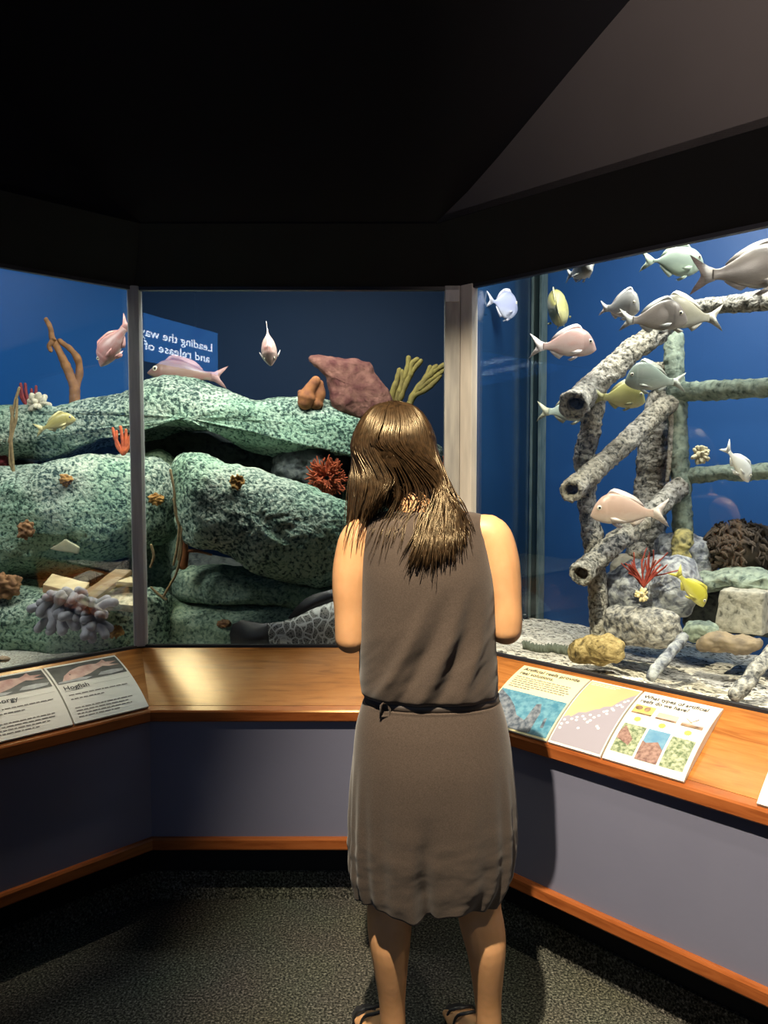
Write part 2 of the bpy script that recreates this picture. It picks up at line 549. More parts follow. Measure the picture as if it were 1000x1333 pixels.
for a in (0.3, SW - 0.3):
    bm = bmesh.new(); tube(bm, [spt(a, SH - 0.01, -0.04), Vector((spt(a, 0, -0.04).x, spt(a, 0, -0.04).y, ZT + 0.01))], 0.008, 8); obj('hanging_rod', bm, m_mull, root)

def text_geo(body, size, res=2, bold=0.012):
    cu = bpy.data.curves.new('lettering_source', 'FONT')
    cu.body = body; cu.size = size; cu.resolution_u = res; cu.offset = bold * size
    o = bpy.data.objects.new('lettering_source', cu); COL.objects.link(o)
    dg = bpy.context.evaluated_depsgraph_get()
    me = bpy.data.meshes.new_from_object(o.evaluated_get(dg))
    vs = [(v.co.x, v.co.y) for v in me.vertices]; fs = [tuple(p.vertices) for p in me.polygons]
    bpy.data.objects.remove(o); bpy.data.curves.remove(cu); bpy.data.meshes.remove(me)
    return vs, fs
def put_text(bm, body, size, a0, b0, f, lift=0.001, shear=0.0, width=None):
    vs, fs = text_geo(body, size)
    k = 1.0
    if width: k = width / max(x for x, y in vs)
    V = [bm.verts.new(f(a0 + x * k + y * shear, b0 + y, lift)) for x, y in vs]
    for q in fs:
        try: bm.faces.new([V[i] for i in q])
        except ValueError: pass
m_letter = emit('lit_white_lettering', (0.8, 0.9, 1.0), 11.0)
# S0 is the end that shows at the right of the mirror image; seen from the room the text runs from S0 to S1
def spt_r(a, b_, l): return spt(a, b_, l)
bm = bmesh.new()
put_text(bm, 'Leading the way in', 0.105, 0.09, 0.215, spt_r, 0.006, width=1.20)
obj('lettering', bm, m_letter, root, smooth=False)
bm = bmesh.new()
put_text(bm, 'and release of sick or', 0.105, 0.14, 0.105, spt_r, 0.006, width=1.44)
obj('lettering', bm, m_letter, root, smooth=False)
# ================================================================== the tanks behind the glass
m_blue_lit = plain('painted_blue_backdrop', (0.012, 0.11, 0.36), rough=0.6, spec=0.3, col2=(0.010, 0.10, 0.33), scale=1.5)
m_blue_dim = plain('painted_deep_blue_backdrop', (0.0022, 0.020, 0.062), rough=0.6, spec=0.2, col2=(0.0018, 0.017, 0.054), scale=1.5)
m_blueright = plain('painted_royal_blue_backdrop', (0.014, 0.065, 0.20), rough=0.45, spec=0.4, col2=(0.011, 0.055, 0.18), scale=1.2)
BC = Vector((0.722, 3.764))          # where the partition meets the right tank's backdrop
def wall_poly(name, pts, z0, z1, mat):
    bm = bmesh.new()
    pr = None
    for x, y in pts:
        c = (bm.verts.new((x, y, z0)), bm.verts.new((x, y, z1)))
        if pr: bm.faces.new((pr[0], c[0], c[1], pr[1]))
        pr = c
    bm.normal_update()
    bmesh.ops.solidify(bm, geom=bm.faces[:], thickness=0.02)
    struct(name, bm, mat, smooth=False)
GF = ends('left', 0.30)[0]
wall_poly('wall_tank_back', [(-1.36, 4.25), (0.93, 4.25)], 0.4, 3.3, m_blue_dim)
wall_poly('wall_tank_rear', [(-3.3, 4.25), (-1.361, 4.25)], 0.4, 3.3, m_blue_lit)  # same back wall; stronger light at this end painted as a brighter blue
wall_poly('wall_tank_left', [(GF.x - 0.02, GF.y), (-3.3, 2.2), (-3.3, 4.25)], 0.4, 3.3, m_blue_lit)
g = corner_r(0.30)
m_part = plain('glossy_blue_partition', (0.008, 0.03, 0.075), rough=0.12, spec=0.5)
wall_poly('wall_partition', [(g.x, g.y), (BC.x, BC.y), (0.93, 4.25)], 0.4, 3.3, m_part)
br = BC + Vector((E2, -E2)) * 2.6
wall_poly('wall_tank_right', [(BC.x, BC.y), (br.x, br.y), (br.x - 0.8, br.y - 0.8)], 0.4, 3.3, m_blueright)

# dark seam post with pale silicone edges standing in the right tank's far corner
root = empty('trim_6', (BC.x, BC.y, 0.6)); root['kind'] = 'structure'
n = Vector((-E2, -E2)); e = Vector((E2, -E2))
def bar(a, w, d, z0=0.60, z1=2.6):
    p = BC + e * a + n * 0.015
    return pillar_bm([([(p.x, p.y), (p.x + e.x * w, p.y + e.y * w), (p.x + e.x * w + n.x * d, p.y + e.y * w + n.y * d), (p.x + n.x * d, p.y + n.y * d)], 0)], z0, z1)
m_seam = plain('pale_silicone_seam', (0.11, 0.15, 0.15), rough=0.4, col2=(0.05, 0.08, 0.085), scale=20, stretch=(3, 3, 0.6))
m_dkpost = plain('dark_green_corner_post', (0.012, 0.022, 0.022), rough=0.3)
obj('corner_post', bar(-0.01, 0.085, 0.03), m_dkpost, root, smooth=False)
obj('seam', bar(-0.022, 0.010, 0.05), m_seam, root, smooth=False)
obj('seam', bar(0.026, 0.008, 0.04), m_seam, root, smooth=False)
obj('seam', bar(0.078, 0.012, 0.05), m_seam, root, smooth=False)

# ---- sand and gravel beds
def gravel_mat(name, stops, sc):
    m, nt, b = new_mat(name)
    tc = nt.nodes.new('ShaderNodeTexCoord')
    v = node(nt, 'ShaderNodeTexVoronoi', Scale=sc)
    link(nt, tc.outputs['Object'], v.inputs['Vector'])
    s = node(nt, 'ShaderNodeSeparateColor'); link(nt, v.outputs['Color'], s.inputs[0])
    n2 = node(nt, 'ShaderNodeTexNoise', Scale=6.0, Detail=4.0); link(nt, tc.outputs['Object'], n2.inputs['Vector'])
    ad = node(nt, 'ShaderNodeMath', operation='MULTIPLY_ADD'); link(nt, n2.outputs['Fac'], ad.inputs[0]); ad.inputs[1].default_value = 0.9
    link(nt, s.outputs[0], ad.inputs[2])
    sb = node(nt, 'ShaderNodeMath', operation='SUBTRACT'); link(nt, ad.outputs[0], sb.inputs[0]); sb.inputs[1].default_value = 0.45
    link(nt, ramp(nt, stops, sb.outputs[0], 'CONSTANT' if False else 'LINEAR'), b.inputs['Base Color'])
    b.inputs['Roughness'].default_value = 0.9; b.inputs['Specular IOR Level'].default_value = 0.2
    bp = node(nt, 'ShaderNodeBump', Strength=0.9, Distance=0.006)
    iv = node(nt, 'ShaderNodeMath', operation='SUBTRACT'); iv.inputs[0].default_value = 1.0; link(nt, v.outputs['Distance'], iv.inputs[1])
    link(nt, iv.outputs[0], bp.inputs['Height']); link(nt, bp.outputs['Normal'], b.inputs['Normal'])
    return m
m_sand = gravel_mat('pale_sand', [(0.0, (0.42, 0.40, 0.33)), (0.35, (0.60, 0.58, 0.50)), (1.0, (0.72, 0.70, 0.62))], 160)
m_gravel = gravel_mat('shell_gravel', [(0.0, (0.08, 0.075, 0.065)), (0.16, (0.26, 0.24, 0.20)), (0.34, (0.62, 0.56, 0.46)), (1.0, (0.86, 0.80, 0.70))], 85)

def bed(name, poly, zf, mat, label, cat, res=0.03):
    xs = [p[0] for p in poly]; ys = [p[1] for p in poly]
    def inside(x, y):
        c = False; j = len(poly) - 1
        for i in range(len(poly)):
            xi, yi = poly[i]; xj, yj = poly[j]
            if (yi > y) != (yj > y) and x < (xj - xi) * (y - yi) / (yj - yi) + xi: c = not c
            j = i
        return c
    bm = bmesh.new(); G = {}
    nx = int((max(xs) - min(xs)) / res) + 2; ny = int((max(ys) - min(ys)) / res) + 2
    def gv(i, j):
        if (i, j) not in G:
            x = min(xs) + i * res; y = min(ys) + j * res
            G[i, j] = bm.verts.new((x, y, zf(x, y)))
        return G[i, j]
    for i in range(nx):
        for j in range(ny):
            if inside(min(xs) + (i + .5) * res, min(ys) + (j + .5) * res):
                bm.faces.new((gv(i, j), gv(i + 1, j), gv(i + 1, j + 1), gv(i, j + 1)))
    o = obj(name, bm, mat, smooth=True)
    return tag(o, label, cat, kind='stuff')
a = ends('left', 0.305)
gl = corner_l(0.305)
bed('sand_bed', [(a[0].x, a[0].y), (gl.x, gl.y), (g.x, g.y + 0.01), (0.90, 4.2), (-3.25, 4.2), (-3.25, 2.2)],
    lambda x, y: 0.775 + 0.02 * fbm(Vector((x * 3, y * 3, 0.3))) - 0.03 * max(0, min(1, (x + 1.0) / 0.3)), m_sand,
    'fine pale sand on the floor of the left tank, showing above the two fish signs', 'sand')
fr_ = ends('right', 0.305)
def zr(x, y):
    f = ((x + y) - 2.96) / 1.53
    return 0.805 - 0.10 * max(0, min(1, f)) ** 0.8 + 0.018 * fbm(Vector((x * 5, y * 5, 2.3))) + 0.006 * fbm(Vector((x * 19, y * 19, 1.3)))
bed('gravel_bed', [(fr_[0].x + .005, fr_[0].y), (fr_[1].x, fr_[1].y), (br.x, br.y), (BC.x + .01, BC.y)], zr, m_gravel,
    'coarse shell gravel on the floor of the right tank beneath the pipe reef', 'gravel', res=0.022)

# ---- rock builder
def inflate(outline, T, nrad=150, nring=34, amp=0.03, freq=5.0, fine=0.008, ffreq=26, e1=0.75, e2=0.9, seed=0.0, center=None, back=1.0, vdir=Vector((0, 1, 0))):
    """a rounded body from its widest outline (world points); T is how far it swells to front and back"""
    P = catmull(outline, nrad, closed=True)
    c = Vector((0, 0, 0))
    for p in P: c += p
    c /= len(P)
    if center is not None: c = center
    bm = bmesh.new()
    rings = []
    K = nring
    for k in range(-K + 1, K):
        th = (math.pi / 2) * k / K
        s = math.cos(th) ** e1
        d = math.copysign(abs(math.sin(th)) ** e2, k) * T * (1.0 if k < 0 else back)
        rings.append([bm.verts.new(c + (p - c) * s + vdir * d) for p in P])
    f0 = bm.verts.new(c - vdir * T); f1 = bm.verts.new(c + vdir * T * back)
    n = nrad
    for A, B in zip(rings, rings[1:]):
        for k in range(n): bm.faces.new((A[k], A[(k + 1) % n], B[(k + 1) % n], B[k]))
    for k in range(n):
        bm.faces.new((f0, rings[0][(k + 1) % n], rings[0][k]))
        bm.faces.new((f1, rings[-1][k], rings[-1][(k + 1) % n]))
    bmesh.ops.recalc_face_normals(bm, faces=bm.faces[:])
    bm.normal_update()
    sv = Vector((seed, seed * 1.7, -seed))
    moves = []
    for v in bm.verts:
        q = v.co + sv
        h = amp * fbm(q * freq, 3)
        if fine: h += fine * fbm(q * ffreq, 3)
        moves.append(v.normal * h)
    for v, m in zip(bm.verts, moves): v.co += m
    return bm

def rock(name, px, Y, T, mat, label, cat='rock', group=None, kind=None, **kw):
    dep = Y if callable(Y) else (lambda x, y: Y)
    bm = inflate([at(x, y, dep(x, y)) for x, y in px], T, **kw)
    return tag(obj(name, bm, mat), label, cat, group, kind)

m_teal = porous('pitted_teal_rock', (0.42, 0.485, 0.395), (0.20, 0.275, 0.225), (0.030, 0.058, 0.052), scale=78, hue2=(0.72, 0.92, 0.82), bump=1.0, dist=0.012, thr=(0.38, 0.47, 0.58))
m_teal2 = porous('smoother_teal_rock', (0.31, 0.40, 0.31), (0.16, 0.24, 0.19), (0.04, 0.07, 0.06), scale=70, hue2=(0.85, 0.88, 0.7), bump=0.8, dist=0.008, thr=(0.30, 0.44, 0.62))
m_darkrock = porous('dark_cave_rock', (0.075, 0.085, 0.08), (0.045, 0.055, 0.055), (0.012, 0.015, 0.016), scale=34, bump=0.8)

rock('reef_rock', [(-230, 670), (-215, 620), (-110, 606), (0, 606), (60, 603), (110, 595), (160, 588), (205, 596), (228, 625), (232, 668), (222, 700), (190, 712), (150, 730), (100, 745), (40, 750), (-60, 750), (-200, 735)], 3.15, 0.32, m_teal,
     'huge rounded pitted green rock filling the left window above the pale timbers', seed=1.0)
rock('reef_rock', [(-240, 570), (-215, 540), (-120, 530), (-20, 530), (22, 527), (60, 536), (100, 526), (150, 515), (185, 500), (215, 492), (250, 496), (285, 508), (330, 519), (380, 519), (430, 524), (480, 540), (545, 560), (575, 590), (560, 615), (500, 600), (460, 590), (400, 592), (330, 588), (290, 566), (240, 556), (190, 560), (150, 566), (110, 585), (60, 598), (30, 596), (-60, 598), (-200, 600)], 3.4, 0.22, m_teal,
     'long low arching pitted green rock spanning the left and centre windows, topmost of the reef', nrad=240, center=at(260, 548, 3.4), seed=3.0, amp=0.018, e1=0.6)
rock('reef_rock', [(228, 628), (236, 598), (256, 590), (300, 602), (350, 615), (400, 631), (445, 650), (470, 668), (480, 700), (470, 740), (445, 760), (410, 762), (370, 753), (335, 742), (295, 716), (262, 708), (240, 700), (231, 665)], 2.98, 0.22, m_teal,
     'big wedge shaped pitted green boulder slanting down behind the woman in the centre window', seed=5.0, amp=0.018)
rock('reef_rock', [(222, 752), (230, 740), (280, 738), (340, 742), (400, 750), (450, 760), (520, 770), (530, 785), (450, 790), (380, 786), (300, 782), (250, 780), (228, 772)], 3.1, 0.16, m_teal2,
     'flat green rock slab lying just beneath the big wedge shaped boulder', seed=7.0, amp=0.015)
rock('reef_rock', [(186, 800), (190, 778), (250, 780), (320, 782), (400, 780), (480, 776), (560, 780), (580, 800), (580, 860), (480, 875), (300, 875), (190, 872)], 3.12, 0.24, m_teal2,
     'bottommost green rock base in the centre window behind the speckled grouper', seed=9.0, amp=0.015)
rock('reef_rock', [(-220, 790), (-200, 768), (-100, 758), (0, 758), (60, 760), (110, 764), (160, 770), (205, 768), (222, 790), (222, 840), (200, 862), (150, 860), (90, 858), (40, 852), (-20, 842), (-120, 838), (-210, 825)], 2.95, 0.20, m_teal,
     'low pitted green rock rising from the sand in the left window below the pale timbers', seed=11.0, amp=0.02)
rock('reef_rock', [(192, 590), (215, 588), (236, 610), (236, 660), (232, 720), (240, 770), (215, 800), (180, 790), (170, 700), (175, 620)], 3.35, 0.15, m_teal2,
     'upright greenish rock in the shadowed gap between the two biggest boulders', seed=13.0, amp=0.015, nrad=110)
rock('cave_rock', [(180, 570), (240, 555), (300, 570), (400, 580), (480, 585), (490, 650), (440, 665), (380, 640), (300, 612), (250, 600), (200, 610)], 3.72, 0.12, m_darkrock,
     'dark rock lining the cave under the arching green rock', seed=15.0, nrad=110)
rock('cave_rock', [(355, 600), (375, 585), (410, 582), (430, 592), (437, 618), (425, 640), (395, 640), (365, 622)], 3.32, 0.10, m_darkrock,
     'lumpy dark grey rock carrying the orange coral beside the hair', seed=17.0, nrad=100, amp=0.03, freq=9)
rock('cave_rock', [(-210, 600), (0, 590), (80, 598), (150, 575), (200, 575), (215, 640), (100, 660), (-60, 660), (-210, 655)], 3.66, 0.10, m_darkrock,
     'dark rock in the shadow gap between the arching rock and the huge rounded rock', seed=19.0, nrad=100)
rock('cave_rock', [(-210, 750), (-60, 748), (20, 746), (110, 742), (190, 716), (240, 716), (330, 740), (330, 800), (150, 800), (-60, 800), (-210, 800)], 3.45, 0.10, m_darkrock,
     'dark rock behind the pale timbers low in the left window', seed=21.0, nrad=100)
rock('reef_rock', [(450, 640), (480, 612), (520, 600), (560, 606), (590, 620), (600, 700), (590, 800), (470, 800), (450, 720)], 3.55, 0.16, m_teal2,
     'green rock behind the woman\'s neck reaching to the broad post', seed=23.0, nrad=110)

# ---- growths on the rocks
def patch(name, px, py, Y, rx, ry, mat, label, cat='sponge', seed=0., lump=0.5, th=0.5, group=None):
    c = at(px, py, Y); s = Y / 1000.0
    bm = bmesh.new()
    vs = ellipsoid(bm, c, rx * s, max(rx, ry) * s * th, ry * s, nu=40, nv=26)
    bm.normal_update()
    mv = [(v, v.normal * (min(rx, ry) * s * lump * fbm((v.co + Vector((seed, 0, seed))) * (2.2 / (min(rx, ry) * s)), 3))) for v in bm.verts]
    for v, m in mv: v.co += m
    return tag(obj(name, bm, mat), label, cat, group)
m_yelsp = plain('ochre_sponge', (0.42, 0.23, 0.06), rough=0.9, col2=(0.25, 0.12, 0.03), scale=50, bump=0.6, bdist=0.004)
m_brnsp = plain('brown_sponge', (0.20, 0.10, 0.05), rough=0.9, col2=(0.34, 0.18, 0.08), scale=40, bump=0.5)
patch('encrusting_sponge', 308, 628, 2.775, 9, 9, m_yelsp, 'round ochre sponge patch near the top of the wedge shaped boulder', seed=1, th=.5)
patch('encrusting_sponge', 204, 650, 2.92, 10, 7, m_yelsp, 'ochre sponge patch right of the grey mullion beside the dangling ropes', seed=2, th=.4)
patch('encrusting_sponge', 86, 625, 2.865, 8, 7, m_yelsp, 'small ochre sponge patch on the upper part of the huge rounded rock', seed=3, th=.7)
patch('encrusting_sponge', 34, 690, 2.80, 11, 12, m_brnsp, 'brown sponge patch low on the left of the huge rounded rock', seed=4, th=.3)
patch('encrusting_sponge', 150, 822, 2.775, 11, 7, m_yelsp, 'orange brown sponge patch beside the grey finger coral', seed=5, th=.6)
patch('encrusting_sponge', 292, 812, 2.905, 9, 5, m_brnsp, 'faint brown sponge patch on the base rock left of the grouper', seed=6, th=.7)
patch('red_coral_lump', 2, 600, 3.3, 12, 18, plain('maroon_coral', (0.16, 0.02, 0.025), rough=0.9, bump=0.6, bdist=.01), 'maroon coral lump at the far left edge under the arching rock', 'coral', seed=7, th=.8)

def branch(bm, p, d, L, r, depth, spread, rnd, twist=0.25, n=8, taper=0.7, kids_=(2, 3), wob=0.25):
    pts = [p]; q = p.copy(); dd = d.normalized(); k = 6
    for i in range(k):
        dd = (dd + Vector((rnd.uniform(-1, 1), rnd.uniform(-.5, .5), rnd.uniform(-1, 1))) * wob * 0.5).normalized()
        q = q + dd * (L / k); pts.append(q.copy())
    tube(bm, pts, [r + (r * taper - r) * i / k for i in range(k + 1)], n, round_cap=True)
    if depth > 0:
        for c in range(rnd.randint(*kids_)):
            i = rnd.randint(k // 2, k)
            ang = rnd.uniform(-spread, spread)
            nd = (Matrix.Rotation(ang, 3, 'Y') @ dd + Vector((0, rnd.uniform(-.3, .3), 0))).normalized()
            branch(bm, pts[i], nd, L * rnd.uniform(.6, .85), r * taper, depth - 1, spread, rnd, twist, n, taper, kids_, wob)

def px_tube(bm, pts, Y, r, n=9, **kw):
    P = catmull([at(x, y, Y) for x, y in pts], max(6, 5 * len(pts)))
    rr = r if not hasattr(r, '__len__') else [r[0] + (r[1] - r[0]) * i / (len(P) - 1) for i in range(len(P))]
    if not hasattr(rr, '__len__'): rr = [rr] * len(P)
    rr = [q * (1 + 0.25 * fbm(p * 30, 2)) for p, q in zip(P, rr)]
    tube(bm, P, rr, n, round_cap=True, **kw)

m_brcor = plain('tan_branch_coral', (0.26, 0.12, 0.045), rough=0.85, col2=(0.16, 0.075, 0.03), scale=35, bump=0.7, bdist=0.006)
bm = bmesh.new()
px_tube(bm, [(97, 525), (97, 505), (92, 490), (84, 472), (76, 455), (68, 440), (66, 428), (60, 416)], 3.35, (0.024, 0.011))
px_tube(bm, [(97, 505), (103, 490), (102, 470), (92, 455), (78, 444)], 3.36, (0.019, 0.010))
px_tube(bm, [(70, 442), (64, 450), (66, 456)], 3.33, (0.012, 0.010))
for v in bm.verts: v.co += v.co.normalized() * 0.012 * fbm(v.co * 40, 2)
tag(obj('branching_coral', bm, m_brcor), 'tall tan forked coral standing on the arching rock in the left window', 'coral')

m_redfan = plain('dark_red_gorgonian', (0.25, 0.03, 0.03), rough=0.8, col2=(0.15, 0.02, 0.03), scale=60)
bm = bmesh.new()
for pts in ([(42, 538), (36, 528), (30, 516), (27, 500)], [(42, 538), (38, 525), (34, 512), (33, 500)], [(42, 538), (42, 525), (41, 507)], [(42, 537), (46, 520), (47, 503)], [(36, 528), (30, 520), (25, 508)]):
    px_tube(bm, pts, 3.3, (0.011, 0.006), n=7)
tag(obj('sea_whip', bm, m_redfan), 'dark red upright sea whip beside the white coral on the arching rock', 'coral')

m_whitecor = plain('bleached_coral', (0.70, 0.66, 0.52), rough=0.9, col2=(0.42, 0.38, 0.28), scale=60, bump=0.6)
def knob_coral(name, px, py, Y, rpx, nk, mat, label, rnd, kr=0.34, th=.8):
    c = at(px, py, Y); s = Y / 1000.0 * rpx
    bm = bmesh.new()
    ellipsoid(bm, c, s * .6, s * .6 * th, s * .6, nu=14, nv=10)
    for i in range(nk):
        z = rnd.uniform(-1, 1); a = rnd.uniform(0, 2 * math.pi)
        d = Vector((math.cos(a) * math.sqrt(1 - z * z), math.sin(a) * math.sqrt(1 - z * z) * th, z))
        tube(bm, [c + d * s * .4, c + d * s * .7, c + d * s * rnd.uniform(.85, 1.05)], [s * kr * .7, s * kr, s * kr * .8], 8, round_cap=True)
    return tag(obj(name, bm, mat), label, 'coral')
rnd = random.Random(4)
knob_coral('knobby_coral', 50, 526, 3.22, 13, 26, m_whitecor, 'small cream white coral knob on the arching rock by the dark red sea whip', rnd)
m_or = plain('orange_finger_coral', (0.62, 0.13, 0.03), rough=0.8, col2=(0.40, 0.07, 0.02), scale=60)
bm = bmesh.new()
for pts in ([(160, 590), (155, 580), (150, 570), (147, 558)], [(160, 590), (160, 575), (157, 556)], [(161, 590), (166, 578), (171, 566)], [(161, 588), (164, 574), (164, 560)], [(160, 590), (152, 578), (152, 562)], [(162, 588), (168, 580), (170, 572)]):
    px_tube(bm, pts, 3.05, (0.010, 0.006), n=7)
tag(obj('finger_coral', bm, m_or), 'small bright orange finger coral just left of the grey mullion', 'coral')
m_or2 = plain('rust_orange_coral', (0.42, 0.09, 0.025), rough=0.85, col2=(0.26, 0.045, 0.015), scale=50)
bm = bmesh.new(); rnd = random.Random(9)
cc = at(425, 622, 3.15)
for i in range(70):
    a = rnd.uniform(0, 2 * math.pi); u = rnd.uniform(0.1, 1)
    branch(bm, cc + Vector((math.cos(a) * .015, 0.03, math.sin(a) * .015)), Vector((math.cos(a) * u, -.7 * (1 - u) - .1, math.sin(a) * u + 0.05)), 0.046, 0.0062, 1, 0.9, rnd, n=6)
tag(obj('bushy_coral', bm, m_or2), 'rust orange bushy coral under the arching rock next to the hair', 'coral')
bm = bmesh.new(); rnd = random.Random(12)
cc = at(577, 606, 3.30)
for i in range(12):
    a = rnd.uniform(0, 2 * math.pi)
    branch(bm, cc, Vector((math.cos(a), -.4, math.sin(a))), 0.026, 0.006, 1, 0.9, rnd, n=6)
tag(obj('bushy_coral', bm, m_or2), 'tiny rust coral tuft between the woman\'s hair and the broad post', 'coral')

# big reddish plate sponge
m_plate = plain('reddish_brown_plate_sponge', (0.19, 0.085, 0.062), rough=0.9, col2=(0.075, 0.018, 0.016), scale=22, detail=6, bump=0.9, bscale=45, bdist=0.01)
bm = inflate([at(x, y, 3.28) for x, y in [(404, 470), (408, 464), (428, 462), (448, 465), (478, 470), (484, 474), (490, 488), (500, 500), (512, 520), (515, 545), (490, 550), (445, 540), (432, 528), (428, 510), (424, 492), (414, 482)]], 0.045, nrad=110, nring=16, amp=0.012, freq=9, fine=0.004, ffreq=40, e1=0.35, e2=1.0)
tag(obj('plate_sponge', bm, m_plate), 'large reddish brown fan shaped sponge on the arching rock above the hair', 'sponge')
m_orb = plain('orange_brown_sponge', (0.30, 0.115, 0.035), rough=0.9, col2=(0.17, 0.06, 0.025), scale=30, bump=0.6)
bm = bmesh.new()
px_tube(bm, [(398, 523), (402, 510), (411, 496)], 3.22, (0.035, 0.022), n=12); px_tube(bm, [(412, 524), (416, 512), (416, 500)], 3.24, (0.030, 0.018), n=12); px_tube(bm, [(396, 522), (393, 516), (391, 511)], 3.22, (0.022, 0.012), n=10)
tag(obj('tube_sponge', bm, m_orb), 'small orange brown tube sponge at the foot of the reddish plate sponge', 'sponge')
m_olive = plain('olive_gorgonian', (0.20, 0.16, 0.035), rough=0.85, col2=(0.13, 0.10, 0.025), scale=50)
bm = bmesh.new()
for pts in ([(508, 530), (511, 512), (516, 498), (520, 482)], [(514, 530), (519, 512), (526, 492), (531, 478), (532, 466)], [(520, 520), (530, 496), (538, 482), (548, 470)], [(520, 510), (524, 495), (523, 484)], [(534, 488), (536, 474), (543, 468)]):
    px_tube(bm, pts, 3.40, (0.016, 0.011), n=9)
tag(obj('sea_rod', bm, m_olive), 'olive branched sea rod nearer the reddish plate sponge, left of its pair', 'coral')
bm = bmesh.new()
for pts in ([(532, 530), (538, 515), (548, 500), (562, 486), (575, 477), (583, 473)], [(540, 514), (556, 506), (566, 497), (573, 490)], [(548, 502), (556, 490), (560, 478)], [(546, 506), (556, 498), (570, 488), (578, 482)], [(560, 488), (564, 480), (568, 477)]):
    px_tube(bm, pts, 3.40, (0.016, 0.011), n=9)
tag(obj('sea_rod', bm, m_olive), 'olive branched sea rod leaning towards the broad post, right of its pair', 'coral')

# dangling ropes and vines
m_rope = plain('tan_rope', (0.27, 0.20, 0.10), rough=0.9, col2=(0.17, 0.12, 0.06), scale=60)
bm = bmesh.new()
for pts in ([(25, 505), (18, 530), (14, 560), (16, 590), (18, 615)], [(22, 520), (21, 545), (14, 575), (13, 600), (17, 612)], [(14, 530), (17, 552), (12, 575)]):
    px_tube(bm, pts, 2.98, 0.0055, n=6)
tag(obj('dangling_vine', bm, m_rope), 'tan dangling vine strands over the arching rock at the far left', 'vine')
bm = bmesh.new()
for pts in ([(222, 612), (227, 640), (228, 665), (234, 690), (236, 715), (230, 745), (222, 760), (212, 778)], [(226, 650), (233, 680), (231, 710), (226, 735)], [(238, 672), (236, 700), (232, 728)], [(197, 765), (207, 774), (216, 780)], [(197, 710), (200, 724), (196, 738)]):
    px_tube(bm, pts, 2.86, 0.005, n=6)
tag(obj('dangling_vine', bm, m_rope), 'tan dangling rope strands in the gap right of the grey mullion', 'vine')
bm = bmesh.new(); px_tube(bm, [(238, 735), (240, 718), (238, 705)], 2.93, (0.020, 0.014), n=9); px_tube(bm, [(240, 718), (255, 717), (275, 722)], 2.93, (0.008, 0.004), n=7)
tag(obj('tube_sponge', bm, m_orb), 'brown sponge stub with a thin side arm below the wedge shaped boulder', 'sponge')

# timbers and debris low in the left window
m_timber = plain('pale_sunken_timber', (0.55, 0.46, 0.27), rough=0.85, col2=(0.36, 0.29, 0.16), scale=10, stretch=(1, 1, 8), bump=0.4)
m_timber2 = plain('brown_sunken_timber', (0.24, 0.17, 0.09), rough=0.85, col2=(0.15, 0.10, 0.05), scale=10, stretch=(1, 1, 8), bump=0.4)
def plank(px4, Y, th, mat, label, name='sunken_timber', cat='timber', dy=0.0):
    bm = bmesh.new()
    P = [at(x, y, Y + (dy if i in (0, 1) else 0)) for i, (x, y) in enumerate(px4)]
    n = (P[1] - P[0]).cross(P[3] - P[0]).normalized()
    if n.y > 0: n = -n
    lo = [bm.verts.new(p) for p in P]; hi = [bm.verts.new(p - n * th) for p in P]
    for k in range(4): bm.faces.new((lo[k], lo[(k + 1) % 4], hi[(k + 1) % 4], hi[k]))
    bm.faces.new(lo); bm.faces.new(hi)
    bmesh.ops.recalc_face_normals(bm, faces=bm.faces[:])
    bevel(bm, 0.004, 2)
    bmesh.ops.subdivide_edges(bm, edges=bm.edges[:], cuts=3, use_grid_fill=True)
    for v in bm.verts: v.co += Vector((0, 0, 1)) * 0.006 * fbm(v.co * 14, 2)
    return tag(obj(name, bm, mat), label, cat)
plank([(68, 746), (117, 758), (104, 772), (56, 762)], 2.70, 0.03, m_timber, 'broad pale timber at the left of the sunken timbers above the finger coral', dy=.10)
plank([(150, 740), (172, 742), (122, 780), (104, 772)], 2.69, 0.025, m_timber2, 'slanting brown timber in the middle of the sunken timbers', dy=.12)
plank([(150, 748), (188, 752), (186, 760), (142, 757)], 2.76, 0.02, m_timber, 'thin pale timber behind the mullion, upper right of the sunken timbers', dy=.05)
plank([(118, 770), (176, 764), (178, 788), (128, 786)], 2.71, 0.03, plain('crumbly_cream_slab', (0.60, 0.52, 0.36), rough=0.95, col2=(0.20, 0.19, 0.12), scale=45, bump=0.9, bdist=0.01), 'crumbly cream slab lying right under the slanting brown timber', 'stone_slab', 'slab', dy=.10)
plank([(64, 716), (84, 702), (102, 712), (100, 722)], 2.83, 0.02, plain('buff_slab', (0.40, 0.38, 0.25), rough=0.9, col2=(0.28, 0.30, 0.2), scale=20, bump=0.5), 'buff slab stuck low on the face of the huge rounded rock', 'stone_slab', 'slab')
patch('brown_rock', 8, 762, 2.78, 17, 16, m_brnsp, 'brown lumpy stone at the far left edge below the huge rounded rock', 'rock', seed=31, th=.7)
patch('small_shell', 4, 858, 2.42, 9, 4, plain('tan_shell', (.36, .26, .17), rough=.7), 'small tan shell on the sand at the far left', 'shell', seed=33, th=.6, lump=.3)

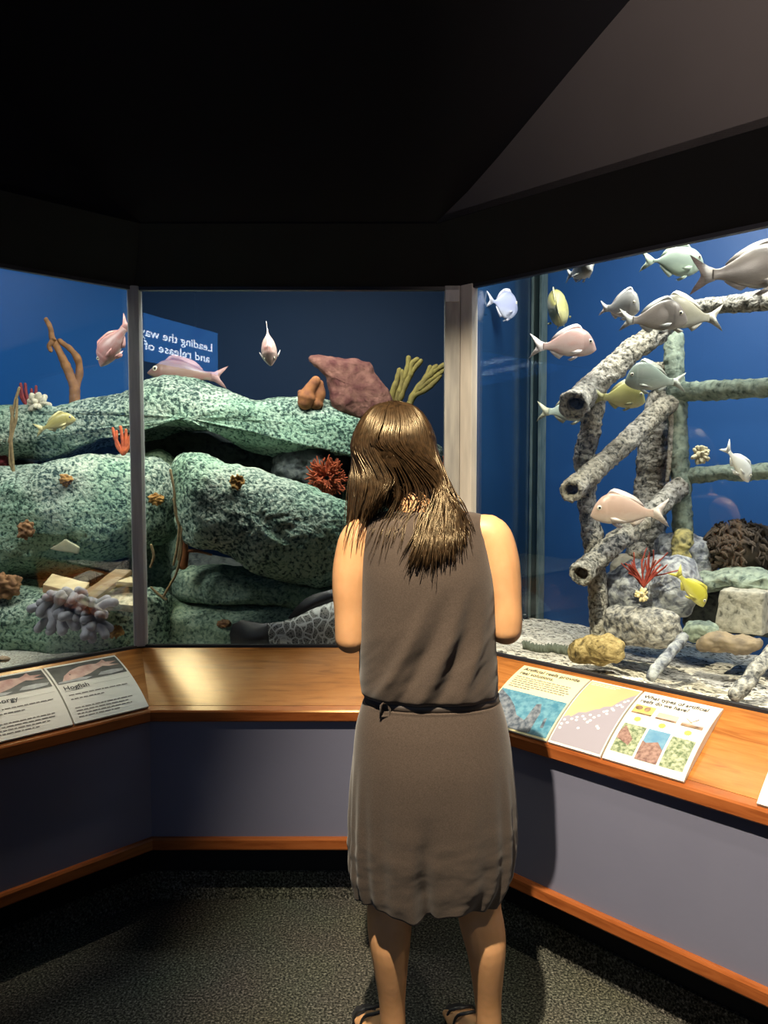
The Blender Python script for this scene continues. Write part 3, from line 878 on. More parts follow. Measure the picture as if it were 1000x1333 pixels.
# grey finger coral: a heap of rounded fingers
m_grey = plain('grey_mauve_coral', (0.30, 0.305, 0.34), rough=0.75, col2=(0.22, 0.225, 0.26), scale=25, bump=0.3)
bm = bmesh.new(); rnd = random.Random(21)
for i in range(60):
    x = rnd.uniform(64, 140); y = 782 + rnd.uniform(-8, 28) + (x - 64) * 0.12
    if y > 826 or y < 776: continue
    a = rnd.uniform(-1, 1)
    p = at(x, y, 2.66 + rnd.uniform(-.02, .05)); d = Vector((a, -0.5, rnd.uniform(-1, 1))).normalized()
    L = rnd.uniform(.02, .045)
    q = p + d * L; q2 = q + (d + Vector((rnd.uniform(-.8, .8), 0, rnd.uniform(-.8, .4)))).normalized() * L * .7
    tube(bm, catmull([p, q, q2], 7), 0.0155, 10, round_cap=True)
tag(obj('finger_coral', bm, m_grey), 'heap of plump grey coral fingers in the left window above the sand', 'coral')

# ================================================================== the pipe reef in the right tank
def TR(px, py, f):
    """a point of the right tank: f runs from the glass (0) to the backdrop (1)"""
    d = ray(px, py)
    k = d.x / d.y
    return at(px, py, (2.926 + 0.02 + 1.53 * f) / (1 + k))
m_crust = porous('crusted_pale_pipe', (0.42, 0.40, 0.36), (0.24, 0.23, 0.205), (0.055, 0.055, 0.05), scale=75, bump=1.0, dist=0.010, thr=(.34, .45, .60), hue2=(0.95, 0.9, 0.78))
m_crustg = porous('crusted_greenish_pipe', (0.27, 0.32, 0.25), (0.17, 0.21, 0.17), (0.05, 0.07, 0.06), scale=50, bump=0.8, dist=0.006, thr=(.28, .42, .62))
m_crusty = porous('yellowed_pipe', (0.42, 0.36, 0.14), (0.27, 0.24, 0.11), (0.09, 0.09, 0.05), scale=50, bump=0.8, dist=0.006)
root = empty('pipe_reef', TR(785, 835, .25), 'tall artificial reef frame of crusted grey pipes with hollow ends in the right tank', 'artificial reef')
def pipe(name, pts, f, r, mat, hollow=False, label=None, n=30, amp=0.20):
    fs = f if hasattr(f, '__len__') else [f] * len(pts)
    P = catmull([TR(x, y, ff) for (x, y), ff in zip(pts, fs)], 18 * len(pts))
    rs = r if hasattr(r, '__len__') else [r] * 2
    N = len(P)
    base = [rs[0] + (rs[-1] - rs[0]) * i / (N - 1) for i in range(N)]
    bm = bmesh.new()
    bump = lambda q: 1 + amp * fbm(q * 16, 3) + 0.16 * fbm(q * 60, 3)
    if hollow:
        fr0 = frames(P)[0][0]
        lipr = base[0]
        Q = [P[8] , P[5], P[2], P[0] + fr0 * 0.004, P[0] - fr0 * 0.006, P[0] + fr0 * 0.004] + P[1:]
        RR = [lipr * .5, lipr * .55, lipr * .58, lipr * .62, lipr * .86, lipr * 1.06] + [b * (1.0 if i > 4 else 1.08) for i, b in enumerate(base[1:])]
        fr = frames(P)
        rings = []
        for i, (q, rr) in enumerate(zip(Q, RR)):
            t, a, b = fr[0] if i < 6 else fr[i - 5]
            ring = []
            for k in range(n):
                th = 2 * math.pi * k / n
                d = a * math.cos(th) + b * math.sin(th); w = q + d * rr
                ring.append(bm.verts.new(q + d * rr * bump(w)))
            rings.append(ring)
        for A, B in zip(rings, rings[1:]):
            for k in range(n): bm.faces.new((A[k], A[(k + 1) % n], B[(k + 1) % n], B[k]))
        bm.faces.new(list(reversed(rings[0]))); bm.faces.new(rings[-1])
    else:
        tube(bm, P, base, n, bump=bump, round_cap=True)
    bmesh.ops.recalc_face_normals(bm, faces=bm.faces[:])
    o = obj(name, bm, mat, root)
    if label: o['label'] = label
    return o
pipe('post', [(776, 505), (768, 560), (762, 600), (764, 650), (771, 700), (777, 760), (782, 838)], .22, (0.036, 0.030), m_crust, label='front crusted pipe post')
pipe('beam', [(747, 528), (757, 517), (775, 500), (812, 466), (845, 440), (872, 420)], [.03, .13, .20, .29, .38, .46], (0.042, 0.038), m_crust, hollow=True, label='upper slanting pipe with hollow end')
pipe('beam', [(744, 639), (755, 629), (775, 612), (812, 578), (845, 548), (872, 524)], [.03, .12, .19, .30, .42, .52], (0.036, 0.034), m_crust, hollow=True, label='middle slanting pipe with hollow end')
pipe('beam', [(756, 748), (766, 738), (780, 726), (812, 698), (850, 665), (885, 634)], [.05, .14, .19, .28, .40, .54], (0.036, 0.036), m_crust, hollow=True, label='lower slanting pipe with hollow end')
pipe('post', [(877, 440), (880, 500), (884, 580), (888, 650), (890, 712)], .56, (0.033, 0.033), m_crustg, label='rear greenish pipe post')
pipe('post', [(890, 700), (889, 740), (888, 770)], .50, (0.034, 0.04), m_crusty, label='yellowed foot of the rear post')
pipe('beam', [(898, 404), (930, 398), (970, 394), (1060, 386)], [.42, .40, .38, .34], (0.026, 0.030), m_crust, label='top horizontal pipe')
pipe('beam', [(880, 510), (920, 509), (960, 506), (1060, 500)], [.56, .54, .50, .46], (0.034, 0.030), m_crustg, label='middle horizontal pipe')
pipe('beam', [(888, 620), (930, 616), (970, 615), (1060, 612)], [.58, .56, .54, .5], (0.027, 0.026), m_crustg, label='lower horizontal pipe')
pipe('post', [(862, 520), (854, 570), (848, 630), (842, 690), (836, 760)], [.62, .60, .60, .58, .56], (0.052, 0.066), m_crust, label='broad leaning grey column')
pipe('beam', [(832, 477), (850, 478), (874, 477)], [.56, .56, .56], (0.016, 0.018), m_crust)
pipe('post', [(874, 540), (872, 590), (869, 625)], [.53, .53, .53], (0.010, 0.008), m_crust, label='pale slim rod')

# foot of the front post and rocks of the right tank
m_greyrock = porous('blue_grey_rock', (0.36, 0.37, 0.37), (0.17, 0.18, 0.21), (0.06, 0.065, 0.08), scale=40, bump=0.9, dist=0.010, thr=(.30, .44, .60))
m_pebrock = porous('shell_crusted_rock', (0.40, 0.38, 0.34), (0.20, 0.195, 0.185), (0.06, 0.06, 0.065), scale=55, bump=0.9, dist=0.01, thr=(.34, .46, .60))
m_ochre = porous('ochre_crust', (0.40, 0.30, 0.13), (0.25, 0.18, 0.07), (0.09, 0.065, 0.03), scale=50, bump=0.9, dist=0.010)
def rrock(name, px, f, T, mat, label, cat='rock', **kw):
    P = [TR(x, y, f) for x, y in px]
    bm = inflate(P, T, vdir=Vector((E2, E2, 0)), **{**dict(nrad=110, nring=24, amp=0.018, freq=7), **kw})
    return tag(obj(name, bm, mat), label, cat)
rrock('reef_rock', [(742, 846), (752, 832), (775, 826), (800, 830), (814, 842), (812, 858), (790, 866), (756, 862)], .08, 0.05, m_ochre, 'ochre crusted rock at the foot of the front pipe post', seed=2.)
rrock('reef_rock', [(790, 752), (800, 738), (830, 726), (870, 722), (900, 735), (906, 770), (898, 800), (870, 808), (830, 806), (795, 800), (786, 775)], .34, 0.10, m_greyrock, 'blue grey rock heap behind the front pipe post, beneath the red sea fan', seed=4.)
rrock('reef_rock', [(790, 805), (800, 792), (840, 790), (880, 796), (886, 815), (880, 838), (840, 842), (800, 840)], .20, 0.06, m_pebrock, 'shell crusted low rock on the gravel right of the front pipe post', seed=6.)
rrock('reef_rock', [(855, 720), (862, 700), (880, 695), (905, 700), (925, 708), (930, 735), (915, 765), (880, 770), (858, 750)], .56, 0.09, m_greyrock, 'grey rock mound around the yellowed foot of the rear post', seed=8.)
rrock('reef_rock', [(900, 755), (915, 746), (960, 742), (1010, 740), (1060, 740), (1060, 775), (1000, 772), (950, 768), (905, 770)], .50, 0.08, m_crustg, 'long greenish rock slab lying above the concrete block', seed=10.)
rrock('cave_rock', [(895, 770), (930, 766), (1000, 770), (1060, 770), (1060, 830), (990, 828), (930, 820), (895, 818)], .62, 0.05, m_darkrock, 'black hollow rock behind the concrete block', seed=12.)  # near-black backing stands in for the shade of an open hole
rrock('reef_rock', [(800, 735), (810, 722), (835, 725), (840, 745), (830, 765), (800, 768)], .52, 0.05, plain('buff_stone', (.26, .24, .19), rough=.9, col2=(.17, .16, .13), scale=20, bump=.5), 'buff stone wedged behind the front pipe post near the red sea fan', seed=14.)
rrock('reef_rock', [(890, 814), (905, 808), (930, 812), (932, 826), (915, 834), (893, 830)], .27, 0.04, m_crustg, 'small smooth greenish stone below the yellow fish', seed=15.)
rrock('sunken_log', [(912, 832), (930, 822), (965, 824), (990, 830), (992, 842), (970, 848), (930, 846), (912, 842)], .24, 0.04, plain('brown_log', (.25, .19, .12), rough=.9, col2=(.14, .11, .08), scale=25, bump=.6), 'stubby brown log lying in front of the concrete block', 'log', seed=16.)
# concrete block
bm = bmesh.new()
c4 = [TR(x, y, .36) for x, y in ((936, 768), (994, 772), (992, 828), (929, 822))]
back = Vector((E2, E2, 0)) * 0.13
lo = [bm.verts.new(p) for p in c4]; hi = [bm.verts.new(p + back) for p in c4]
for k in range(4): bm.faces.new((lo[k], lo[(k + 1) % 4], hi[(k + 1) % 4], hi[k]))
bm.faces.new(lo); bm.faces.new(hi); bmesh.ops.recalc_face_normals(bm, faces=bm.faces[:])
bevel(bm, 0.008, 2); bmesh.ops.subdivide_edges(bm, edges=bm.edges[:], cuts=8, use_grid_fill=True); bm.normal_update()
for v in bm.verts: v.co += v.normal * 0.004 * fbm(v.co * 40, 3)
tag(obj('concrete_block', bm, porous('worn_concrete', (.37, .35, .29), (.25, .24, .20), (.09, .085, .07), scale=55, bump=.6, dist=.005, thr=(.28, .40, .62))), 'pale squarish concrete block half sunk at the lower right of the right tank', 'block')
# crusty bars lying on the gravel
def lying(pts, f, r, mat, label):
    fs = f
    P = catmull([TR(x, y, ff) for (x, y), ff in zip(pts, fs)], 40)
    bm = bmesh.new(); tube(bm, P, r, 18, round_cap=True, bump=lambda q: 1 + .25 * fbm(q * 25, 3) + .15 * fbm(q * 70, 2))
    return tag(obj('sunken_bar', bm, mat), label, 'bar')
lying([(958, 905), (975, 885), (992, 862), (1020, 835)], [.03, .07, .12, .2], 0.020, m_pebrock, 'white crusted bar lying on the gravel at the right edge')
lying([(848, 880), (862, 862), (880, 842), (890, 830)], [.05, .09, .15, .2], 0.016, m_greyrock, 'grey crusted bar lying across the gravel left of the white one')
# dark bushy coral dome
m_dkc = plain('dark_brown_leafy_coral', (0.045, 0.032, 0.024), rough=0.9, col2=(0.085, 0.06, 0.04), scale=40)
bm = bmesh.new(); rnd = random.Random(33)
cc = TR(965, 715, .62)
ellipsoid(bm, cc, .11, .10, .085)
for i in range(420):
    z = rnd.uniform(-.7, 1); a = rnd.uniform(0, 2 * math.pi); q = math.sqrt(max(0, 1 - z * z))
    d = Vector((q * math.cos(a), q * math.sin(a), z))
    p = cc + Vector((d.x * .115, d.y * .105, d.z * .088))
    t = d.cross(Vector((rnd.uniform(-1, 1), rnd.uniform(-1, 1), rnd.uniform(-1, 1)))).normalized()
    tube(bm, [p - d * .01 - t * .006, p + d * .008, p + d * .012 + t * .016], [.007, .009, .004], 6, flat=.4, round_cap=True)
for v in bm.verts: v.co += (v.co - cc).normalized() * .012 * fbm(v.co * 18, 2)
tag(obj('leafy_coral', bm, m_dkc), 'dark brown shaggy coral dome at the right edge of the right tank', 'coral')
rnd = random.Random(5)
knob_coral('knobby_coral', 912, 592, TR(912, 592, .44).y, 11, 40, plain('cream_yellow_coral', (.55, .50, .33), rough=.9, col2=(.35, .31, .2), scale=60), 'cream yellow coral ball on the rear post of the pipe reef', rnd, kr=.26)
# red sea fan and little yellow coral
bm = bmesh.new(); rnd = random.Random(7)
cc = TR(838, 764, .18)
for i in range(15):
    a = rnd.uniform(-.75, .75)
    branch(bm, cc, Vector((math.sin(a), rnd.uniform(-.25, .1), math.cos(a))), rnd.uniform(.05, .095), 0.0035, 1, .45, rnd, n=6, wob=.18)
tag(obj('sea_fan', bm, plain('rust_red_gorgonian', (.36, .055, .03), rough=.85, col2=(.24, .03, .025), scale=60)), 'rust red sea fan behind the front pipe post low in the right tank', 'coral')
knob_coral('knobby_coral', 836, 774, TR(836, 774, .17).y, 8, 24, plain('yellow_cream_coral', (.72, .60, .33), rough=.9), 'tiny yellow coral at the foot of the rust red sea fan', rnd, kr=.3)
# fuzzy mat by the far corner
bm = bmesh.new(); rnd = random.Random(8)
for i in range(420):
    x = rnd.uniform(682, 738); y = rnd.uniform(829, 838); p = TR(x, y, .30)
    p.z = zr(p.x, p.y) - .004
    d = Vector((rnd.uniform(-.4, .4), rnd.uniform(-.4, .2), 1)).normalized()
    tube(bm, [p, p + d * rnd.uniform(.02, .04)], [.004, .002], 5)
tag(obj('turf_algae', bm, plain('grey_green_turf', (.16, .18, .14), rough=.9)), 'grey green fuzzy algae tuft on the gravel just right of the woman\'s elbow', 'algae', kind='stuff')
# ================================================================== fish
PROF = {
 'bream': dict(t=[0, .04, .10, .20, .34, .50, .66, .82, .93, 1.0],
    top=[.00, .20, .40, .60, .70, .64, .47, .25, .135, .13], bot=[-.05, -.13, -.20, -.27, -.31, -.31, -.26, -.16, -.115, -.12],
    wid=[.10, .36, .62, .88, 1, .92, .70, .38, .17, .10]),
 'jack': dict(t=[0, .04, .10, .20, .34, .50, .66, .82, .93, 1.0],
    top=[.02, .18, .32, .45, .52, .51, .38, .17, .06, .06], bot=[-.05, -.16, -.26, -.38, -.47, -.48, -.37, -.17, -.06, -.06],
    wid=[.10, .36, .62, .88, 1, .92, .70, .36, .13, .08]),
 'hog': dict(t=[0, .05, .12, .22, .36, .52, .68, .82, .93, 1.0],
    top=[.00, .14, .30, .50, .60, .56, .44, .27, .19, .20], bot=[-.06, -.14, -.23, -.32, -.40, -.40, -.33, -.22, -.16, -.17],
    wid=[.14, .38, .62, .88, 1, .92, .70, .40, .20, .12]),
 'grouper': dict(t=[0, .05, .12, .22, .36, .52, .68, .82, .93, 1.0],
    top=[.02, .16, .28, .42, .52, .53, .44, .30, .24, .24], bot=[-.10, -.22, -.32, -.42, -.48, -.46, -.38, -.27, -.22, -.22],
    wid=[.2, .5, .74, .94, 1, .95, .78, .5, .28, .16]),
}
def fish_mat(name, back, side, belly, rough=0.32, tint=None, bars=None):
    m, nt, b = new_mat(name)
    tc = nt.nodes.new('ShaderNodeTexCoord')
    sp = node(nt, 'ShaderNodeSeparateXYZ'); link(nt, tc.outputs['Generated'], sp.inputs[0])
    n = node(nt, 'ShaderNodeTexNoise', Scale=16.0, Detail=4.0); link(nt, tc.outputs['Generated'], n.inputs['Vector'])
    ad = node(nt, 'ShaderNodeMath', operation='MULTIPLY_ADD'); link(nt, n.outputs['Fac'], ad.inputs[0]); ad.inputs[1].default_value = 0.22; link(nt, sp.outputs['Z'], ad.inputs[2])
    c = ramp(nt, [(0.26, belly), (0.55, side), (0.85, side), (0.98, back)], ad.outputs[0])
    if tint:
        n2 = node(nt, 'ShaderNodeTexNoise', Scale=5.0, Detail=3.0); link(nt, tc.outputs['Generated'], n2.inputs['Vector'])
        mx = node(nt, 'ShaderNodeMix', data_type='RGBA'); link(nt, ramp(nt, [(.45, (0, 0, 0)), (.62, (.7, .7, .7))], n2.outputs['Fac']), mx.inputs['Factor'])
        link(nt, c, mx.inputs['A']); mx.inputs['B'].default_value = rgba(tint); c = mx.outputs['Result']
    link(nt, c, b.inputs['Base Color'])
    b.inputs['Roughness'].default_value = rough
    b.inputs['Specular IOR Level'].default_value = 0.5
    v = node(nt, 'ShaderNodeTexVoronoi', Scale=55.0); link(nt, tc.outputs['Generated'], v.inputs['Vector'])
    bp = node(nt, 'ShaderNodeBump', Strength=0.10, Distance=0.002); link(nt, v.outputs['Distance'], bp.inputs['Height']); link(nt, bp.outputs['Normal'], b.inputs['Normal'])
    return m
m_eyew = plain('fish_eye_ring', (0.75, 0.70, 0.55), rough=0.2)
m_eyeb = plain('fish_eye_pupil', (0.006, 0.006, 0.008), rough=0.08)
fin_cache = {}
def fin_mat(col):
    k = tuple(col)
    if k not in fin_cache: fin_cache[k] = plain('fish_fin', col, rough=0.45, col2=tuple(c * .7 for c in col), scale=40, stretch=(1, 1, 4))
    return fin_cache[k]

def fish(name, loc, L, style, mat, fin, label, yaw=0, pitch=0, roll=0, depth=.40, width=.15, bend=0.0, group=None, cat='fish', tail='fork', tail_h=.34, pup=True, dorsal=.06, spread=1.0):
    """body runs along +X (snout); yaw 0 faces right in the photo, 180 left, 90 away"""
    pr = PROF[style]
    bm = bmesh.new()
    BL = 0.80 * L; x0 = 0.5 * L
    D = depth * L; W = width * L * .5
    NS, NC = 60, 24
    X = lambda t: x0 - t * BL
    rings = []
    for i in range(NS + 1):
        t = (i / NS) ** 1.25 if i / NS < .5 else i / NS * (1 - (0.5 - .5 ** 1.25) * 2 * (1 - i / NS)) 
        tp = interp(pr['t'], pr['top'], t) * D; bt = interp(pr['t'], pr['bot'], t) * D; w = interp(pr['t'], pr['wid'], t) * W
        w *= 1 + .07 * (max(0, min(1, (t - .12) / .09)) if t < .235 else max(0, 1 - (t - .235) / .02))   # edge of the gill cover
        mid = (tp + bt) / 2; h = (tp - bt) / 2
        ring = []
        for k in range(NC):
            a = 2 * math.pi * k / NC
            cz, cy = math.sin(a), math.cos(a)
            ring.append(bm.verts.new((X(t), w * math.copysign(abs(cy) ** .9, cy), mid + h * math.copysign(abs(cz) ** 1.0, cz))))
        rings.append(ring)
    for A, B in zip(rings, rings[1:]):
        for k in range(NC): bm.faces.new((A[k], A[(k + 1) % NC], B[(k + 1) % NC], B[k]))
    bm.faces.new(list(reversed(rings[0]))); bm.faces.new(rings[-1])
    def sheet(pts, th, f=lambda x, z, y: Vector((x, y, z))):
        n = len(pts)
        A = [bm.verts.new(f(x, z, th)) for x, z in pts]; B = [bm.verts.new(f(x, z, -th)) for x, z in pts]
        c = sum((Vector((p[0], p[1], 0)) for p in pts), Vector()) / n
        for q, s in ((A, 1), (B, -1)):
            fc = bm.faces.new(q if s > 0 else list(reversed(q))); fc.material_index = 1
        for k in range(n):
            fc = bm.faces.new((A[k], B[k], B[(k + 1) % n], A[(k + 1) % n])); fc.material_index = 1
    th = .0035 * L
    xp = X(.97); hp = interp(pr['t'], pr['top'], .97) * D; xt = -0.5 * L; H = tail_h * L * .5 * spread
    if tail == 'fork':
        sheet([(xp, hp), (xp - .06 * L, H * .42), (xt + .06 * L, H * .8), (xt, H), (xt + .035 * L, H * .62), (xt + .085 * L, H * .22), (xt + .10 * L, 0), (xt + .085 * L, -H * .22), (xt + .035 * L, -H * .62), (xt, -H), (xt + .06 * L, -H * .8), (xp - .06 * L, -H * .42), (xp, -hp)], th)
    else:
        sheet([(xp, hp), (xp - .06 * L, H * .7), (xt + .07 * L, H * .98), (xt + .02 * L, H * .8), (xt, H * .35), (xt, -H * .35), (xt + .02 * L, -H * .8), (xt + .07 * L, -H * .98), (xp - .06 * L, -H * .7), (xp, -hp)], th)
    # dorsal and anal fins
    top = lambda t: interp(pr['t'], pr['top'], t) * D
    bot = lambda t: interp(pr['t'], pr['bot'], t) * D
    ts = [.24 + .60 * i / 10 for i in range(11)]
    hh = [.1, .7, 1, .95, .85, .8, .8, .85, .8, .55, .05]
    sheet([(X(t), top(t) - .01 * L) for t in ts] + [(X(t) - .02 * L, top(t) + dorsal * L * h) for t, h in reversed(list(zip(ts, hh)))], th)
    ts = [.60 + .24 * i / 5 for i in range(6)]; hh = [.2, 1, .9, .75, .5, .05]
    sheet([(X(t), bot(t) + .01 * L) for t in ts] + [(X(t) - .025 * L, bot(t) - dorsal * 1.1 * L * h) for t, h in reversed(list(zip(ts, hh)))], th)
    # paired fins
    for s in (1, -1):
        xb, zb = X(.33), bot(.33) + .012 * L
        f = lambda x, z, y, s=s, xb=xb, zb=zb: Vector((x, s * (.25 * W + abs(z - zb) * .35) + y, z))
        sheet([(xb, zb), (xb - .05 * L, zb + .002 * L), (xb - .15 * L, zb - .055 * L), (xb - .10 * L, zb - .075 * L), (xb - .03 * L, zb - .035 * L)], th, f)
        xb, zb = X(.29), bot(.29) * .45
        wv = W * 0.93
        f = lambda x, z, y, s=s, xb=xb, wv=wv: Vector((x, s * (wv + (xb - x) * .32) + y, z))
        sheet([(xb, zb + .02 * L), (xb - .07 * L, zb + .015 * L), (xb - .20 * L, zb - .035 * L), (xb - .12 * L, zb - .055 * L), (xb - .03 * L, zb - .03 * L)], th, f)
    if bend:
        for v in bm.verts:
            t = (x0 - v.co.x) / L
            v.co.y += bend * L * t * t
    bmesh.ops.recalc_face_normals(bm, faces=bm.faces[:])
    o = obj(name, bm, [mat, fin_mat(fin)], local=True)
    o.location = loc
    o.rotation_euler = (R(roll), R(pitch), R(yaw))
    tag(o, label, cat, group)
    te = .135
    ez = top(te) * .48; ex = X(te); ew = interp(pr['t'], pr['wid'], te) * W
    er_ = .034 * L
    for s in (1, -1):
        be = bmesh.new()
        by = bend * L * ((x0 - ex) / L) ** 2
        ellipsoid(be, (ex, s * ew * .95 + by, ez), er_, er_ * .42, er_, nu=14, nv=10)
        ellipsoid(be, (ex, s * (ew * .95 + er_ * .22) + by, ez), er_ * .55, er_ * .30, er_ * .55, nu=12, nv=8, mat=1)
        e_ = obj('eye', be, [m_eyew, m_eyeb], local=True); e_.parent = o
    return o

def px_len(px, Y): return px * Y / 1000.0
# ---- the right tank
f_silver = fish_mat('silver_grey_fish', (.13, .13, .13), (.28, .28, .27), (.50, .50, .47))
f_lav = fish_mat('lavender_silver_fish', (.20, .22, .32), (.29, .31, .45), (.45, .47, .56))
f_mint = fish_mat('mint_silver_fish', (.13, .17, .15), (.29, .36, .30), (.50, .62, .47))
f_pink = fish_mat('pale_pink_fish', (.32, .16, .13), (.43, .29, .26), (.58, .48, .43), tint=(.45, .24, .21))
f_peach = fish_mat('peach_fish', (.40, .23, .17), (.52, .36, .29), (.66, .56, .49))
f_brown = fish_mat('brownish_grey_fish', (.085, .070, .058), (.175, .15, .13), (.32, .29, .25))
f_tan = fish_mat('tan_grey_fish', (.14, .125, .085), (.27, .25, .185), (.42, .40, .32))
f_green = fish_mat('grey_green_fish', (.13, .16, .14), (.25, .30, .25), (.42, .46, .38))
f_olive = fish_mat('olive_yellow_fish', (.16, .16, .06), (.36, .34, .12), (.58, .54, .26))
f_yel = fish_mat('bright_yellow_fish', (.32, .29, .025), (.42, .39, .05), (.52, .48, .18))
f_pale = fish_mat('pale_silver_fish', (.46, .47, .46), (.66, .67, .63), (.80, .80, .74))

def tfish(px, py, f, lenpx, *a, **k):
    c = TR(px, py, f)
    return fish('fish', c, px_len(lenpx, c.y), *a, **k)
G1 = None
tfish(654, 396, .35, 62, 'jack', f_lav, (.5, .5, .58), 'small round lavender silver fish beside the broad post, tail to the post', yaw=42, depth=.58, pitch=4)
tfish(753, 355, .10, 60, 'bream', f_silver, (.55, .56, .55), 'small silver fish swimming towards the viewer, cut off by the top of the right window', yaw=-72, depth=.50, width=.30, pitch=6)
tfish(877, 340, .10, 86, 'jack', f_mint, (.55, .66, .52), 'mint silver oval fish facing right near the top of the right window', yaw=12, depth=.44, bend=.10, pitch=1)
tfish(972, 357, .06, 142, 'bream', f_brown, (.40, .36, .32), 'largest brownish grey fish, facing right and cut by the right edge of the photo', yaw=-4, depth=.40, tail_h=.36, dorsal=.035)
tfish(722, 408, .30, 62, 'bream', f_olive, (.48, .45, .26), 'olive fish seen half from behind, above the pink fish with the big eye', yaw=58, depth=.78, width=.42, roll=-12, bend=-.25, tail_h=.62)
tfish(733, 452, .10, 87, 'bream', f_pink, (.74, .66, .64), 'pale pink fish facing right at the left of the right tank, dark eye', yaw=3, depth=.42, tail_h=.36, pitch=2)
tfish(806, 402, .14, 58, 'bream', f_silver, (.5, .48, .45), 'small grey fish turned partly to the viewer, above the upper slanting pipe', yaw=-48, depth=.60, width=.24, pitch=10)
tfish(850, 418, .12, 84, 'bream', f_brown, (.46, .46, .42), 'brownish grey fish facing right with its head over a tan fish', yaw=-14, depth=.46, bend=-.12, pitch=2)
tfish(897, 414, .20, 86, 'bream', f_tan, (.48, .45, .37), 'tan grey fish facing left, its head hidden behind the brownish grey fish', yaw=178, depth=.50, tail_h=.40)
tfish(853, 497, .22, 76, 'bream', f_green, (.40, .42, .35), 'grey green fish facing left above the olive yellow one by the rear post', yaw=172, depth=.48, tail_h=.34, pitch=-2)
tfish(806, 519, .20, 66, 'bream', f_olive, (.36, .34, .14), 'olive yellow fish facing right between the two upper slanting pipes', yaw=-8, depth=.54, pitch=6)
tfish(737, 537, .34, 78, 'bream', f_green, (.40, .40, .28), 'grey olive fish facing right, its head behind the upper hollow pipe end', yaw=6, depth=.44, pitch=2)
tfish(820, 669, .13, 100, 'bream', f_peach, (.70, .60, .55), 'large peach coloured fish facing left in front of the lower slanting pipe', yaw=174, depth=.40, tail_h=.38, pitch=2)
tfish(959, 603, .16, 64, 'bream', f_pale, (.70, .70, .66), 'slim pale silver fish diving to the right in front of the lower horizontal pipe', yaw=18, depth=.34, pitch=50, tail_h=.34)
tfish(897, 765, .16, 62, 'bream', f_yel, (.55, .50, .10), 'bright yellow fish diving to the right above the small smooth stone', yaw=-8, depth=.36, pitch=52)

# ---- the left tank
def lfish(px, py, Y, lenpx, *a, **k):
    return fish('fish', at(px, py, Y), px_len(lenpx, Y), *a, **k)
f_hog = fish_mat('pink_hogfish', (.32, .10, .10), (.42, .23, .22), (.58, .45, .42), tint=(.42, .17, .16))
f_hog2 = fish_mat('dusky_pink_fish', (.20, .08, .07), (.24, .15, .12), (.22, .23, .17), tint=(.24, .11, .10))
f_white = fish_mat('pinkish_white_fish', (.30, .14, .12), (.46, .33, .29), (.54, .49, .45))
f_lemon = fish_mat('lemon_yellow_fish', (.28, .24, .07), (.38, .34, .11), (.50, .45, .22))
lfish(150, 446, 2.75, 74, 'hog', f_hog, (.68, .36, .34), 'pink fish nose down just left of the grey mullion', yaw=166, pitch=52, depth=.40, width=.24)
lfish(244, 488, 3.52, 104, 'hog', f_hog2, (.44, .26, .25), 'dusky pink fish skimming the top of the arching rock, facing left', yaw=178, pitch=-4, depth=.30, tail_h=.28)
lfish(350, 449, 2.95, 66, 'hog', f_white, (.80, .74, .70), 'pinkish white fish diving straight down towards the viewer in the centre window', yaw=-75, pitch=58, depth=.40, width=.30, spread=.7, roll=14)
lfish(72, 553, 2.90, 54, 'bream', f_lemon, (.66, .60, .28), 'lemon yellow fish facing right in front of the arching rock', yaw=6, pitch=-16, depth=.34)

def grouper_mat():
    m, nt, b = new_mat('black_white_grouper_skin')
    tc = nt.nodes.new('ShaderNodeTexCoord')
    w = node(nt, 'ShaderNodeTexNoise', Scale=14.0, Detail=2.0); link(nt, tc.outputs['Object'], w.inputs['Vector'])
    ad = node(nt, 'ShaderNodeVectorMath', operation='MULTIPLY_ADD'); link(nt, w.outputs['Color'], ad.inputs[0]); ad.inputs[1].default_value = (.035,) * 3; link(nt, tc.outputs['Object'], ad.inputs[2])
    mp = node(nt, 'ShaderNodeMapping'); mp.inputs['Scale'].default_value = (1, .35, .75); link(nt, ad.outputs[0], mp.inputs['Vector'])
    v = node(nt, 'ShaderNodeTexVoronoi', feature='DISTANCE_TO_EDGE', Scale=34.0); link(nt, mp.outputs['Vector'], v.inputs['Vector'])
    v2 = node(nt, 'ShaderNodeTexVoronoi', feature='DISTANCE_TO_EDGE', Scale=110.0); link(nt, ad.outputs[0], v2.inputs['Vector'])
    c2 = ramp(nt, [(.06, (.26, .25, .22)), (.22, (.05, .05, .045))], v2.outputs['Distance'])
    f = ramp(nt, [(.03, (1, 1, 1)), (.10, (0, 0, 0))], v.outputs['Distance'])
    mx = node(nt, 'ShaderNodeMix', data_type='RGBA'); link(nt, f, mx.inputs['Factor']); link(nt, c2, mx.inputs['A']); mx.inputs['B'].default_value = (.62, .62, .58, 1)
    link(nt, mx.outputs['Result'], b.inputs['Base Color']); b.inputs['Roughness'].default_value = .4
    return m
fish('fish', at(425, 821, 2.775), .70, 'grouper', grouper_mat(), (.028, .028, .03), 'big black and white patterned grouper on the tank floor behind the woman\'s left elbow', yaw=2, pitch=-5, depth=.29, width=.15, tail='round', tail_h=.20, dorsal=.075)
